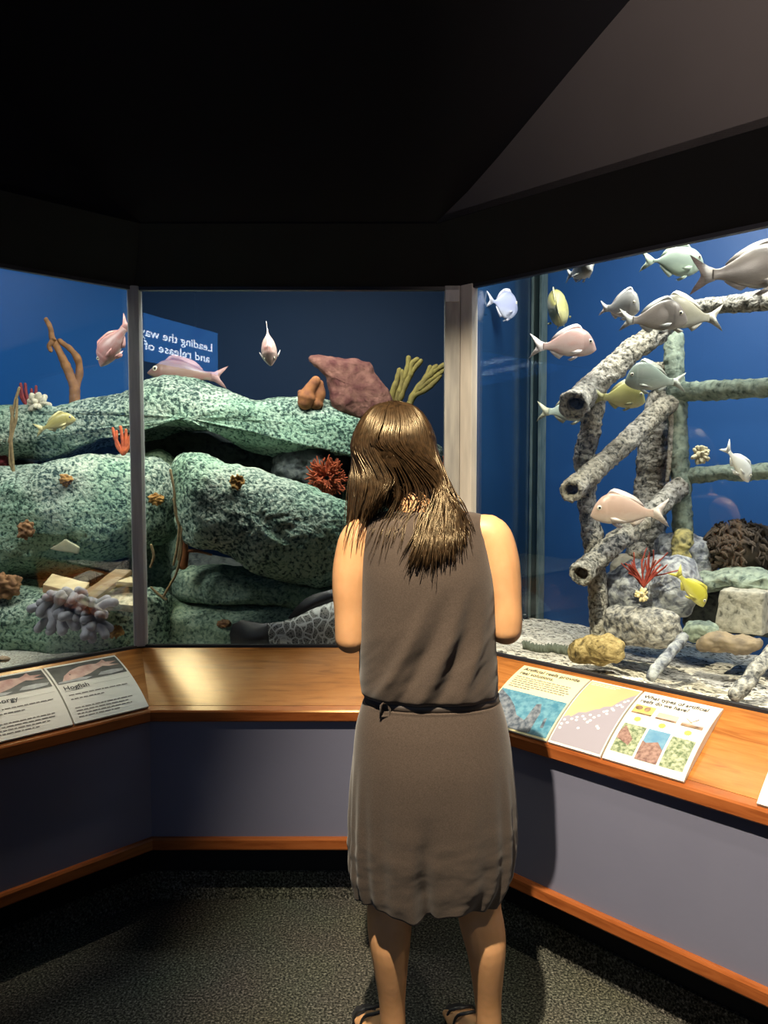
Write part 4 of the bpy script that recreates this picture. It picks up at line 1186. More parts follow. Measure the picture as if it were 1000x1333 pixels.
# ================================================================== reading signs on the ledges
def ledge_frame(side):
    if side == 'right':
        c = corner_r(0); e = Vector((E2, -E2, 0)); o_ = Vector((E2, E2, 0))
    else:
        c = corner_l(0); e = Vector((E2, E2, 0)); o_ = Vector((-E2, E2, 0))
    m = (o_ * .26 + Vector((0, 0, .14))).normalized()
    return Vector((c.x, c.y, .68)), e, m, e.cross(m).normalized()
def ledge_ab(side, px, py):
    O, e, m, n = ledge_frame(side)
    p = on_plane(px, py, O + n * .012, n) - O
    # e and m are orthogonal
    return p.dot(e), p.dot(m)
m_cream = plain('cream_sign_print', (0.66, 0.64, 0.57), rough=0.45)
m_yellow = plain('pale_yellow_sign_print', (0.68, 0.62, 0.36), rough=0.45)
m_edge = plain('cream_sign_edge', (0.72, 0.70, 0.62), rough=0.5)
m_ink = plain('dark_ink', (0.02, 0.018, 0.016), rough=0.6)
m_greyink = plain('grey_ink', (0.16, 0.14, 0.12), rough=0.6)

class Sign:
    def __init__(self, side, a0, a1, b0, b1, label, face, bow=.016):
        self.O, self.e, self.m, self.n = ledge_frame(side)
        self.a0, self.W, self.b0, self.H, self.bow = a0, a1 - a0, b0, b1 - b0, bow
        base = self.O + self.e * (a0 + self.W / 2) + self.m * b0
        self.root = empty('sign_panel', base, label, 'sign', 'curved reading signs')
        bm = bmesh.new()
        N = 14
        rows = []
        for i in range(N + 1):
            b_ = self.H * i / N
            rows.append([bm.verts.new(self.f(a, b_, l)) for a, l in ((0, 0), (self.W, 0), (self.W, -1), (0, -1))])
        for A, B in zip(rows, rows[1:]):
            for k in range(4): 
                fc = bm.faces.new((A[k], A[(k + 1) % 4], B[(k + 1) % 4], B[k])); fc.material_index = 0 if k == 0 else 1
        bm.faces.new(list(reversed(rows[0]))).material_index = 1; bm.faces.new(rows[-1]).material_index = 1
        bmesh.ops.recalc_face_normals(bm, faces=bm.faces[:])
        obj('panel', bm, [face, m_edge], self.root, smooth=False)
    def f(self, a, b_, l):
        """point of the curved face: a across, b up the slope, l above it; -1 is the ledge underneath"""
        p = self.O + self.e * (self.a0 + a) + self.m * (self.b0 + b_)
        if l == -1: return p + self.n * 0.0015
        t = b_ / self.H
        return p + self.n * (0.007 + self.bow * 4 * t * (1 - t) + l)
    def patch(self, bm, pts, lift=.0008, mat=0, n=1):
        """a flat print: polygon in face coordinates, cut along the curve"""
        sub = bmesh.new()
        sub.faces.new([sub.verts.new((a, b_, 0)) for a, b_ in pts])
        for i in range(1, 14):
            g_ = sub.verts[:] + sub.edges[:] + sub.faces[:]
            bmesh.ops.bisect_plane(sub, geom=g_, plane_co=(0, self.H * i / 14, 0), plane_no=(0, 1, 0))
        mp = {v: bm.verts.new(self.f(v.co.x, v.co.y, lift)) for v in sub.verts}
        for fc in sub.faces:
            q = bm.faces.new([mp[v] for v in fc.verts]); q.material_index = mat
            q.normal_update()
            if q.normal.dot(self.n) < 0: q.normal_flip()
        sub.free()
    def rect(self, bm, a0, b0, a1, b1, **k): self.patch(bm, [(a0, b0), (a1, b0), (a1, b1), (a0, b1)], **k)
    def print_(self, name, mats, draw):
        bm = bmesh.new(); draw(bm)
        return obj(name, bm, mats, self.root, smooth=False)
    def lines(self, bm, a0, b_top, width, n, step, h, rnd, last=.6):
        for i in range(n):
            a = a0; end = a0 + width * (last if i == n - 1 else rnd.uniform(.9, 1))
            while a < end - .004:
                w = min(rnd.uniform(.006, .02), end - a)
                self.rect(bm, a, b_top - i * step - h, a + w, b_top - i * step, lift=.0012)
                a += w + .003
def text_on(s, bm, body, size, a0, b0, width=None, lift=.0012): put_text(bm, body, size, a0, b0, s.f, lift, width=width)
rnd = random.Random(3)
def blob(cx, cy, rx, ry, n=16, j=.0, ph=0):
    return [(cx + rx * math.cos(2 * math.pi * k / n + ph) * (1 + rnd.uniform(-j, j)), cy + ry * math.sin(2 * math.pi * k / n + ph) * (1 + rnd.uniform(-j, j))) for k in range(n)]

m_phblack = plain('photo_black', (0.012, 0.010, 0.010), rough=.4, col2=(0.05, 0.045, 0.04), scale=30)
m_phpink = plain('photo_pink_fish', (0.42, 0.22, 0.18), rough=.4, col2=(0.58, 0.38, 0.32), scale=40)
m_phgrey = plain('photo_grey', (0.40, 0.40, 0.40), rough=.4, col2=(.25, .25, .25), scale=30)

def fish_card(s, title, sub, seed):
    W, H = s.W, s.H
    def pic(bm):
        s.rect(bm, .006, H * .60, W - .006, H * .965, mat=0)
        s.patch(bm, [(W * x, H * y) for x, y in [(.03, .615), (.20, .61), (.40, .60 + .005), (.5, .64), (.36, .66), (.2, .66), (.05, .64)]], lift=.0012, mat=2)
        s.patch(bm, [(W * x, H * y) for x, y in [(.58, .64), (.75, .62), (.93, .64), (.96, .68), (.8, .70), (.64, .69)]], lift=.0012, mat=2)
        s.patch(bm, [(W * x, H * y) for x, y in [(.10, .64), (.16, .74), (.28, .83), (.42, .88), (.56, .89), (.66, .875), (.72, .90), (.78, .95), (.80, .88), (.94, .86), (.82, .82), (.95, .78), (.80, .775), (.72, .80), (.62, .76), (.5, .70), (.36, .66), (.2, .645)]], lift=.0016, mat=1)
        s.patch(bm, blob(W * .24, H * .745, W * .012, H * .012), lift=.0022, mat=0)
    s.print_('photo', [m_phblack, m_phpink, m_phgrey], pic)
    def words(bm):
        text_on(s, bm, title, .026, W * .06, H * .485)
        s.rect(bm, W * .06, H * .462, W * .06 + .055, H * .468, lift=.0012)
    s.print_('title', [m_ink], words)
    r = random.Random(seed)
    def body(bm):
        s.rect(bm, W * .45, H * .50, W * .96, H * .503, lift=.0012)
        s.lines(bm, W * .08, H * .40, W * .84, 2, H * .065, .0035, r, last=.55)
        s.lines(bm, W * .08, H * .20, W * .78, 4, H * .042, .0030, r, last=.7)
    s.print_('fine_print', [m_greyink], body)

def ab4(side, *pp):
    q = [ledge_ab(side, *p) for p in pp]
    return q
# left pair: corners read from the photo
q = ab4('left', (60, 867.6), (156, 851.7), (188.5, 919), (92, 941))
LA0, LA1 = (q[0][0] + q[3][0]) / 2, (q[1][0] + q[2][0]) / 2
LB0, LB1 = min(q[2][1], q[3][1]), max(q[0][1], q[1][1])
LB0, LB1 = max(LB0, .004), min(LB1, .275)
s = Sign('left', LA0 + .002, LA1, LB0, LB1, 'curved sign headed Hogfish, nearest the corner on the left ledge', m_cream)
fish_card(s, 'Hogfish', '', 5)
lw = LA1 - LA0
s = Sign('left', LA0 - lw - .003, LA0 - .003, LB0, LB1, 'curved sign headed Red porgy, at the far left on the left ledge', m_cream)
fish_card(s, 'Red porgy', '', 6)

q1 = ab4('right', (682.4, 864.5), (764, 884), (718.4, 961.7))
q2 = ab4('right', (764, 884), (832, 899), (786.8, 985), (722, 963))
q3 = ab4('right', (835, 900), (938.6, 924), (891.8, 1013.8), (789, 986))
RB0 = max(.002, min(q3[2][1], q3[3][1], q2[2][1])); RB1 = min(.275, max(q1[0][1], q3[0][1], q2[0][1]))
xs = [q1[0][0], (q1[1][0] + q1[2][0]) / 2, (q2[1][0] + q2[2][0]) / 2, (q3[1][0] + q3[2][0]) / 2]
s = Sign('right', xs[0], xs[1] - .003, RB0, RB1, 'pale yellow curved sign about artificial reefs, nearest the woman on the right ledge', m_yellow)
W, H = s.W, s.H
m_sea = plain('photo_turquoise_sea', (0.03, 0.14, 0.22), rough=.4, col2=(0.11, 0.26, 0.33), scale=60)
m_wreck = plain('photo_dark_wreck', (0.03, 0.045, 0.07), rough=.4, col2=(0.17, 0.19, 0.22), scale=70)
def pic(bm):
    s.rect(bm, .004, .006, W - .004, H * .52, mat=0)
    s.patch(bm, [(.004, .006), (W * .72, .006), (W * .66, H * .14), (W * .45, H * .20), (W * .36, H * .30), (W * .22, H * .40), (.004, H * .50)], lift=.0012, mat=1)
    s.patch(bm, [(W * .56, .008), (W * .74, .010), (W * .74, H * .30), (W * .68, H * .42), (W * .62, H * .40), (W * .60, H * .2)], lift=.0016, mat=1)
    s.patch(bm, [(W * .84, H * .12), (W * .88, H * .13), (W * .86, H * .26), (W * .83, H * .24)], lift=.0012, mat=1)
s.print_('photo', [m_sea, m_wreck], pic)
def words(bm):
    text_on(s, bm, 'Artificial reefs provide', .023, W * .06, H * .90, width=W * .84)
    text_on(s, bm, 'real solutions.', .023, W * .06, H * .815, width=W * .52)
s.print_('title', [m_ink], words)
def body(bm): s.lines(bm, W * .06, H * .77, W * .88, 6, H * .036, .0032, random.Random(8), last=.4)
s.print_('fine_print', [m_greyink], body)

s = Sign('right', xs[1] + .003, xs[2] - .003, RB0, RB1, 'curved map sign with orange land and mauve sea, between the two reef text signs', m_cream)
W2, H2 = s.W, s.H
m_land = plain('map_orange_land', (0.56, 0.34, 0.17), rough=.45, col2=(.58, .38, .20), scale=8)
m_seam_ = plain('map_mauve_sea', (0.25, 0.235, 0.28), rough=.45)
m_dot = plain('map_white_dots', (0.85, 0.83, 0.80), rough=.45)
coast = [(0.02, .33), (.10, .37), (.16, .36), (.24, .44), (.36, .46), (.48, .53), (.55, .55), (.60, .60), (.72, .63), (.80, .74), (.90, .84), (.98, .90)]
def mp_(bm):
    s.patch(bm, [(W2 * x, H2 * y) for x, y in coast] + [(W2 * .98, H2 * .975), (W2 * .02, H2 * .975)], mat=0)
    s.patch(bm, [(W2 * .02, .006), (W2 * .98, .006)] + [(W2 * x, H2 * y) for x, y in reversed(coast)], mat=1)
    for x, y in [(.08, .30), (.07, .24), (.08, .19), (.20, .33), (.16, .27), (.27, .37), (.29, .33), (.36, .40), (.42, .37), (.47, .44), (.53, .37), (.50, .34), (.40, .24), (.56, .42), (.62, .46), (.66, .53), (.70, .55), (.73, .51), (.76, .60), (.80, .58), (.80, .66), (.85, .68), (.88, .74), (.92, .77), (.90, .66), (.70, .32), (.74, .30)]:
        s.patch(bm, blob(W2 * x, H2 * y, .0042, .0038, 10), lift=.0014, mat=2)
s.print_('map', [m_land, m_seam_, m_dot], mp_)
def words(bm):
    s.lines(bm, W2 * .06, H2 * .95, W2 * .62, 2, H2 * .03, .003, random.Random(18), last=.8)
s.print_('fine_print', [m_cream], words)

s = Sign('right', xs[2] + .003, xs[3], RB0, RB1, 'cream curved sign asking what types of artificial reefs we have, with six pictures', m_cream)
W, H = s.W, s.H
def words(bm):
    text_on(s, bm, 'What types of artificial', .022, W * .05, H * .885, width=W * .82)
    text_on(s, bm, 'reefs do we have?', .022, W * .05, H * .805, width=W * .62)
s.print_('title', [m_ink], words)
m_g = plain('photo_green_reef', (0.07, 0.11, 0.05), rough=.4, col2=(0.36, 0.40, 0.27), scale=110)
m_b = plain('photo_blue_reef', (0.08, 0.20, 0.32), rough=.4, col2=(.16, .30, .40), scale=30)
m_r = plain('photo_brown_reef', (0.13, 0.07, 0.06), rough=.4, col2=(.28, .18, .15), scale=100)
m_y = plain('photo_yellow', (.75, .62, .18), rough=.4, col2=(.5, .35, .08), scale=40)
m_d = plain('photo_dark_deck', (.05, .03, .02), rough=.4, col2=(.3, .2, .12), scale=40)
m_sky = plain('photo_dusk_sky', (.55, .33, .28), rough=.4, col2=(.40, .34, .42), scale=14)
pics = [
 ((.04, .62, .30, .76), m_y, m_d), ((.36, .61, .62, .71), m_sky, m_d), ((.68, .60, .94, .66), m_sky, m_d),
 ((.05, .10, .34, .46), m_g, m_r), ((.37, .08, .64, .46), m_b, m_r), ((.67, .08, .95, .44), m_g, m_g)]
for i, ((x0, y0, x1, y1), ma, mb) in enumerate(pics):
    def pic(bm):
        s.rect(bm, W * x0, H * y0, W * x1, H * y1, mat=0)
        if i == 0:
            s.patch(bm, blob(W * (x0 + .06), H * (y0 + .09), W * .05, H * .035), lift=.0014, mat=1)
            s.patch(bm, blob(W * (x0 + .17), H * (y0 + .09), W * .04, H * .04), lift=.0014, mat=1)
            s.rect(bm, W * x0, H * y0, W * x1, H * (y0 + .02), lift=.0014, mat=1)
        elif i == 2:
            s.rect(bm, W * x0, H * y0, W * x1, H * (y0 + .035), lift=.0014, mat=1)
            s.patch(bm, [(W * .76, H * .66), (W * .77, H * .66), (W * .85, H * .73), (W * .84, H * .735)], lift=.0014, mat=1)
            s.patch(bm, [(W * .70, H * .71), (W * .71, H * .715), (W * .80, H * .66), (W * .79, H * .66)], lift=.0014, mat=1)
        elif i == 1:
            s.rect(bm, W * x0, H * y0, W * x1, H * (y0 + .02), lift=.0014, mat=1)
        elif i == 4:
            s.patch(bm, [(W * x0, H * y0), (W * x1, H * y0), (W * x1, H * (y0 + .16)), (W * (x0 + .18), H * (y0 + .24)), (W * (x0 + .05), H * (y0 + .2)), (W * x0, H * (y0 + .22))], lift=.0014, mat=1)
        elif i == 3:
            s.patch(bm, [(W * x0, H * (y1 - .12)), (W * (x0 + .04), H * (y1 - .03)), (W * (x0 + .20), H * (y0 + .18)), (W * (x0 + .18), H * (y0 + .10)), (W * x0, H * (y0 + .16))], lift=.0014, mat=1)
    s.print_('photo', [ma, mb], pic)
m_burst = plain('yellow_starburst', (.80, .74, .08), rough=.5)
for x, y in ((.17, .545), (.49, .535), (.81, .525)):
    def st(bm):
        pts = []
        for k in range(24):
            r_ = .011 if k % 2 == 0 else .0075
            pts.append((W * x + r_ * math.cos(2 * math.pi * k / 24), H * y + r_ * math.sin(2 * math.pi * k / 24)))
        s.patch(bm, pts)
    s.print_('starburst', [m_burst], st)
q4 = ledge_ab('right', 985, 1043)
s = Sign('right', q4[0], q4[0] + .20, RB0, RB1, 'white curved sign cut off by the right edge of the photo', m_cream)
# ================================================================== the woman
m_skin, nt, b = new_mat('warm_skin')
tc = nt.nodes.new('ShaderNodeTexCoord')
nn = node(nt, 'ShaderNodeTexNoise', Scale=22.0, Detail=4.0); link(nt, tc.outputs['Object'], nn.inputs['Vector'])
link(nt, ramp(nt, [(0.35, (0.50, 0.265, 0.120)), (0.65, (0.56, 0.30, 0.145))], nn.outputs['Fac']), b.inputs['Base Color'])
b.inputs['Roughness'].default_value = 0.5; b.inputs['Specular IOR Level'].default_value = 0.35
b.inputs['Subsurface Weight'].default_value = 0.06; b.inputs['Subsurface Radius'].default_value = (0.012, 0.004, 0.002); b.inputs['Subsurface Scale'].default_value = 1.0
m_dress, nt, b = new_mat('taupe_brown_jersey')
tc = nt.nodes.new('ShaderNodeTexCoord')
nn = node(nt, 'ShaderNodeTexNoise', Scale=420.0, Detail=2.0); link(nt, tc.outputs['Object'], nn.inputs['Vector'])
link(nt, ramp(nt, [(0.35, (0.041, 0.029, 0.0215)), (0.65, (0.060, 0.043, 0.033))], nn.outputs['Fac']), b.inputs['Base Color'])
b.inputs['Roughness'].default_value = 0.85; b.inputs['Specular IOR Level'].default_value = 0.2
b.inputs['Sheen Weight'].default_value = 0.15; b.inputs['Sheen Roughness'].default_value = 0.5
nn2 = node(nt, 'ShaderNodeTexNoise', Scale=38.0, Detail=3.0); link(nt, tc.outputs['Object'], nn2.inputs['Vector'])
bp = node(nt, 'ShaderNodeBump', Strength=0.12, Distance=0.004); link(nt, nn2.outputs['Fac'], bp.inputs['Height']); link(nt, bp.outputs['Normal'], b.inputs['Normal'])
m_hair, nt, b = new_mat('brown_hair')
tc = nt.nodes.new('ShaderNodeTexCoord')
nn = node(nt, 'ShaderNodeTexNoise', Scale=90.0, Detail=2.0); link(nt, tc.outputs['Object'], nn.inputs['Vector'])
link(nt, ramp(nt, [(0.3, (0.012, 0.007, 0.0035)), (0.7, (0.040, 0.022, 0.010))], nn.outputs['Fac']), b.inputs['Base Color'])
b.inputs['Roughness'].default_value = 0.33; b.inputs['Specular IOR Level'].default_value = 0.6
b.inputs['Specular Tint'].default_value = (1.0, 0.80, 0.50, 1)

PX, PY = 0.105, 1.73
woman = empty('person', (PX, PY, 0), 'woman seen from behind in a sleeveless brown dress, long brown hair, head bowed', 'person')

# ---- body: limbs, trunk, head and fingers fused into one continuous surface
bm = bmesh.new()
V = Vector
def limb(pts, radii, n=18, flat=1.0): tube(bm, catmull(pts, 5 * len(pts)), [interp(list(range(len(pts))), radii, i * (len(pts) - 1) / (5 * len(pts) - 1)) for i in range(5 * len(pts))], n, flat=flat, round_cap=True)
# legs
HEEL = {-1: V((0.022, 1.735, 0.0)), 1: V((0.250, 1.735, 0.0))}
TOE = {-1: V((-0.045, 1.935, 0.0)), 1: V((0.195, 1.945, 0.0))}
for s in (-1, 1):
    hip = V((PX + s * .075, 1.735, .86)); h = HEEL[s]; t = TOE[s]
    knee = V((0.012, 1.735, .455)) if s < 0 else V((0.222, 1.735, .455))
    calf = V((0.014, 1.722, .335)) if s < 0 else V((0.237, 1.722, .335))
    ank = h + V((0.000, .012, .105))
    limb([hip, hip.lerp(knee, .5), knee + V((0, 0, .03)), knee + V((0, .004, -.035)), calf, calf.lerp(ank, .55), ank, h + V((0, .015, .05))],
         [.082, .070, .053, .0495, .0525, .040, .0305, .030])
    d = (t - h); dn = d.normalized(); side = V((dn.y, -dn.x, 0))
    limb([h + V((0, 0, .038)), h + d * .35 + V((0, 0, .045)), h + d * .65 + V((0, 0, .032)), h + d * .85 + V((0, 0, .022))], [.031, .034, .031, .022], flat=1.0)
    limb([h + d * .55 + V((0, 0, .026)) - side * .014, h + d * .80 + V((0, 0, .024)) - side * .018], [.026, .022])
    limb([h + d * .55 + V((0, 0, .026)) + side * .014, h + d * .80 + V((0, 0, .024)) + side * .018], [.026, .022])
    for k in range(5):
        w = -1 + k * .5
        big = (k == 0 and s > 0) or (k == 4 and s < 0)
        a = h + d * .80 + side * w * .034 + V((0, 0, .020)); e = a + dn * (.045 if big else .036 - abs(w) * .006)
        limb([a, a.lerp(e, .6) + V((0, 0, .003)), e - V((0, 0, .006))], [.0115 if big else .009] * 2 + [.010 if big else .0075], 10)
# trunk
def trunk(rows, n=32):
    prev = None
    for z, cx, cy, hw, hd in rows:
        ring = [bm.verts.new((cx + hw * math.cos(2 * math.pi * k / n), cy + hd * math.sin(2 * math.pi * k / n), z)) for k in range(n)]
        if prev:
            for k in range(n): bm.faces.new((prev[k], prev[(k + 1) % n], ring[(k + 1) % n], ring[k]))
        else: bm.faces.new(list(reversed(ring)))
        prev = ring
    bm.faces.new(prev)
trunk([(.70, PX, 1.735, .10, .07), (.76, PX, 1.735, .155, .095), (.83, PX, 1.735, .160, .098), (.92, PX, 1.735, .135, .085), (1.0, PX - .002, 1.735, .130, .082), (1.10, PX - .004, 1.735, .138, .085), (1.20, PX - .007, 1.74, .140, .085), (1.27, PX - .010, 1.745, .135, .072), (1.315, PX - .012, 1.750, .120, .055), (1.345, PX - .016, 1.755, .060, .045)])
limb([V((PX - .13, 1.745, 1.295)), V((PX - .05, 1.75, 1.325)), V((PX + .04, 1.75, 1.325)), V((PX + .11, 1.745, 1.295))], [.036, .034, .034, .036])
limb([V((.078, 1.752, 1.30)), V((.070, 1.762, 1.36)), V((.055, 1.785, 1.42))], [.056, .050, .050])
# arms: upper arms hang, forearms come forward, hands meet before the chest
ARM = {-1: (V((-.048, 1.742, 1.290)), V((-.0745, 1.728, 1.175)), V((-.076, 1.722, 1.062)), V((.010, 1.955, 1.085))),
        1: (V((.238, 1.742, 1.295)), V((.270, 1.730, 1.180)), V((.277, 1.722, 1.082)), V((.195, 1.955, 1.095)))}
for s, (sh, mid, el, wr) in ARM.items():
    limb([sh + V((-s * .03, 0, .002)), sh, sh.lerp(mid, .35) + V((s * .006, 0, 0)), mid, el + V((0, 0, .03)), el], [.040, .0485, .0475, .0425, .037, .0355])
    limb([el, el.lerp(wr, .3) + V((0, 0, -.004)), el.lerp(wr, .7), wr], [.0360, .0375, .029, .0235])
    fwd = (V((-s * .36, .85, .39))).normalized()                    # the way the fingers point
    up = V((0, -.45, .89)); across = fwd.cross(up).normalized(); pn = across.cross(fwd).normalized()
    palm0, palm1 = wr + fwd * .01, wr + fwd * .085
    for k in range(4):
        o_ = across * (k - 1.5) * .0185
        limb([palm0 + o_ * .6, palm1 + o_], [.0150, .0125], 10)
        ln = (.062, .074, .070, .054)[k]
        a = palm1 + o_; b1 = a + (fwd * .95 - pn * .30).normalized() * ln * .48; b2 = b1 + (fwd * .7 - pn * .72).normalized() * ln * .32; b3 = b2 + (fwd * .30 - pn * .95).normalized() * ln * .26
        limb([a - fwd * .008, a, b1, b2, b3], [.0092, .0092, .0085, .0080, .0068], 10)
    th0 = wr + fwd * .025 - across * s * 1.6 * .018
    tdir = (fwd * .55 - across * s * .8 - pn * .15).normalized()
    th1 = th0 + tdir * .036; th2 = th1 + (fwd * .85 - across * s * .35 - pn * .35).normalized() * .032; th3 = th2 + (fwd * .95 - pn * .35).normalized() * .024
    limb([wr + fwd * .018, th0, th1, th2, th3], [.014, .0135, .0115, .0100, .0080], 10)
# head, bowed forward and to the left
HC = V((0.030, 1.812, 1.462))
HR = Euler((R(-30), R(-5), R(6)), 'XYZ')
HM = HR.to_matrix()
def hp(x, y, z): return HC + HM @ V((x, y, z))                      # +y is the face
ellipsoid(bm, HC + HM @ V((0, -.012, .022)), .073, .090, .088, HR, 28, 20)
ellipsoid(bm, hp(0, .022, -.040), .056, .066, .072, HR, 24, 18)
ellipsoid(bm, hp(0, .058, -.090), .030, .028, .026, HR)
limb([hp(0, .086, .005), hp(0, .098, -.018), hp(0, .108, -.036), hp(0, .094, -.044)], [.008, .009, .0125, .009], 10)
limb([hp(-.017, .084, -.066), hp(0, .092, -.064), hp(.017, .084, -.066)], [.005, .0065, .005], 8)
limb([hp(-.015, .084, -.074), hp(0, .091, -.0755), hp(.015, .084, -.074)], [.005, .007, .005], 8)
for s in (-1, 1):
    limb([hp(s * .018, .080, .020), hp(s * .034, .078, .023), hp(s * .048, .066, .018)], [.006, .007, .005], 8)
    ellipsoid(bm, hp(s * .074, -.006, -.020), .010, .018, .031, HR)
    limb([hp(s * .040, .060, -.030), hp(s * .050, .040, -.030)], [.020, .020], 10)
bmesh.ops.recalc_face_normals(bm, faces=bm.faces[:])
body = obj('body', bm, m_skin, woman)
md = body.modifiers.new('fuse', 'REMESH'); md.mode = 'VOXEL'; md.voxel_size = 0.0042; md.use_smooth_shade = True
sm = body.modifiers.new('smooth', 'SMOOTH'); sm.factor = 0.5; sm.iterations = 7
dg = bpy.context.evaluated_depsgraph_get()
me = bpy.data.meshes.new_from_object(body.evaluated_get(dg))
body.modifiers.clear()
old = body.data; body.data = me; bpy.data.meshes.remove(old)
for p in me.polygons: p.use_smooth = True
if not me.materials: me.materials.append(m_skin)
# eyes
m_white = plain('eye_white', (.75, .73, .70), rough=.2); m_iris = plain('brown_iris', (.05, .02, .01), rough=.15)
for s in (-1, 1):
    be = bmesh.new(); c = hp(s * .031, .069, .003)
    ellipsoid(be, c, .0125, .0085, .0065, HR, 16, 12); ellipsoid(be, c + HM @ V((0, .0058, -.002)), .0048, .0036, .0044, HR, 12, 8, mat=1)
    obj('eye', be, [m_white, m_iris], woman)

# ---- dress
ROWS = [  # z, left, right (photo pixels of the outline), half depth, centre y
 (0.470, 463, 650, .125, 1.735), (0.490, 460, 658, .128, 1.735), (0.53, 457, 668, .132, 1.734), (0.595, 455.5, 672, .135, 1.732), (0.68, 456, 671, .134, 1.730), (0.77, 459, 667, .130, 1.728), (0.85, 463, 661, .118, 1.730), (0.895, 469, 655, .108, 1.733), (0.920, 474, 650, .101, 1.735)]
def pxx(px, z, Y=1.73):
    # world x of a photo column at depth Y and height z
    k = (z - 1.45) / Y
    w = (k * _c + _s) / (_c - k * _s)
    return (px - 500) / 1000.0 * Y / (_c + w * _s)
zs = [r[0] for r in ROWS]; L_ = [pxx(r[1], r[0]) for r in ROWS]; R_ = [pxx(r[2], r[0]) for r in ROWS]
def ring_bm(bm, rows, n=180, ex=2.3, disp=None):
    prev = None; first = None
    for z, l, r, hd, cy in rows:
        ring = []
        cx, hw = (l + r) / 2, (r - l) / 2
        for k in range(n):
            a = 2 * math.pi * k / n
            ca, sa = math.cos(a), math.sin(a)
            dx = math.copysign(abs(ca) ** (2 / ex), ca); dy = math.copysign(abs(sa) ** (2 / ex), sa)
            p = V((cx + hw * dx, cy + hd * dy, z))
            if disp: p = disp(p, a, z, V((ca / hw, sa / hd, 0)).normalized())
            ring.append(bm.verts.new(p))
        if prev:
            for k in range(n): bm.faces.new((prev[k], prev[(k + 1) % n], ring[(k + 1) % n], ring[k]))
        prev = ring
        first = first or ring
    return first, prev
def table(zs_, cols, z): return [interp(zs_, c, z) for c in cols]
skirt_cols = [L_, R_, [r[3] for r in ROWS], [r[4] for r in ROWS]]
def sk_disp(p, a, z, nrm):
    low = max(0, min(1, (0.80 - z) / .36))
    # soft vertical folds, deeper at the sides and the hem, and the crease in the middle of the back
    f = .0035 * math.sin(a * 9 + 1.2 * math.sin(z * 5)) + .0022 * math.sin(a * 17 + 2 + z * 3)
    sidew = abs(math.cos(a)) ** 3
    f += sidew * .010 * math.sin(a * 22 + z * 3)
    q = p + nrm * f * low
    if p.y < 1.735:
        xc = pxx(551, z) + .004 * math.sin(z * 20)
        g = math.exp(-((p.x - xc) / .016) ** 2) * max(0, min(1, (0.70 - z) / .24))
        q += nrm * (-.030 * g)
        g2 = math.exp(-((p.x - xc + .030) / .016) ** 2) * max(0, min(1, (0.66 - z) / .22))
        q += nrm * (.010 * g2)
        q += nrm * .0030 * fbm(V((p.x * 16 + z * 9, z * 22 - p.x * 10, 3.3)), 3) * max(0, min(1, (.72 - z) / .15))
    # the uneven hem: a little lower beside the crease
    if z < .522:
        k = (0.522 - z) / .052
        q.z += k * (-.014 * math.exp(-((p.x - pxx(545, z)) / .03) ** 2) + .012 * math.exp(-((p.x - pxx(556, z)) / .010) ** 2) + .010 * math.sin(a * 5 + 1) * .5)
    return q
bm = bmesh.new()
n_sk = 110
rows = []
for i in range(n_sk + 1):
    z = zs[0] + (zs[-1] - zs[0]) * i / n_sk
    rows.append([z] + table(zs, skirt_cols, z))
# hem turns in a little
rows = [[zs[0] + .010, rows[0][1] + .008, rows[0][2] - .008, rows[0][3] - .008, rows[0][4]], [zs[0] - .001, rows[0][1] + .003, rows[0][2] - .003, rows[0][3] - .003, rows[0][4]]] + rows
rt_ = rows[-1]
rows = rows[:-2] + [[.914, rt_[1] - .002, rt_[2] + .002, rt_[3] + .004, rt_[4]], [.916, rt_[1] + .001, rt_[2] - .001, rt_[3] + .001, rt_[4]], [.917, rt_[1] + .010, rt_[2] - .010, rt_[3] - .008, rt_[4]], [.926, rt_[1] + .012, rt_[2] - .012, rt_[3] - .010, rt_[4]]]
_, topring = ring_bm(bm, rows, disp=sk_disp)
# waist gathers in under the belt
B2 = [  # bodice: z, left, right, half depth, centre
 (0.932, 474, 648, .104, 1.735), (0.940, 470, 649, .109, 1.734), (0.955, 468.5, 648.5, .110, 1.734), (0.985, 467, 647, .108, 1.733), (1.06, 468, 645.5, .107, 1.733), (1.13, 468, 645, .108, 1.735), (1.19, 467, 643.5, .109, 1.738), (1.25, 466, 639, .104, 1.744), (1.29, 466, 636, .096, 1.750), (1.325, 470, 633, .082, 1.755), (1.340, 483, 629, .068, 1.757), (1.346, 497, 612, .057, 1.757), (1.348, 505, 590, .050, 1.756)]
bz = [r[0] for r in B2]
bcols = [[pxx(r[1], r[0]) for r in B2], [pxx(r[2], r[0]) for r in B2], [r[3] for r in B2], [r[4] for r in B2]]
def bo_disp(p, a, z, nrm):
    q = p
    if p.y < 1.74:
        u = (p.x - pxx(470, z)) / .30           # 0 left .. 1 right
        h = (z - .93) / .22
        w = max(0, 1 - max(0, (z - 1.02) / .17)) if z > 1.02 else 1
        # drapes fanning from the lower left up to the right
        for k, (u0, sl, amp, wd) in enumerate(((.10, .55, .012, .055), (.26, .52, -.010, .05), (.42, .46, .012, .055), (.55, .42, -.009, .05), (.70, .38, .008, .05))):
            c = u0 + sl * h * .9 - .12 * h * h
            q = q + nrm * amp * math.exp(-((u - c) / wd) ** 2) * w * max(0, min(1, h * 3 + .25))
        q = q + nrm * .0035 * fbm(V((u * 5 - h * 3, h * 2, 1.7)), 3) * w
    if z < .965:
        q = q + nrm * .004 * math.sin(a * 11 + 1) * max(0, (0.965 - z) / .03) * .5
    return q
rows = []
for i in range(121):
    z = bz[0] + (bz[-1] - bz[0]) * i / 120
    rows.append([z] + table(bz, bcols, z))
r0_ = rows[0]
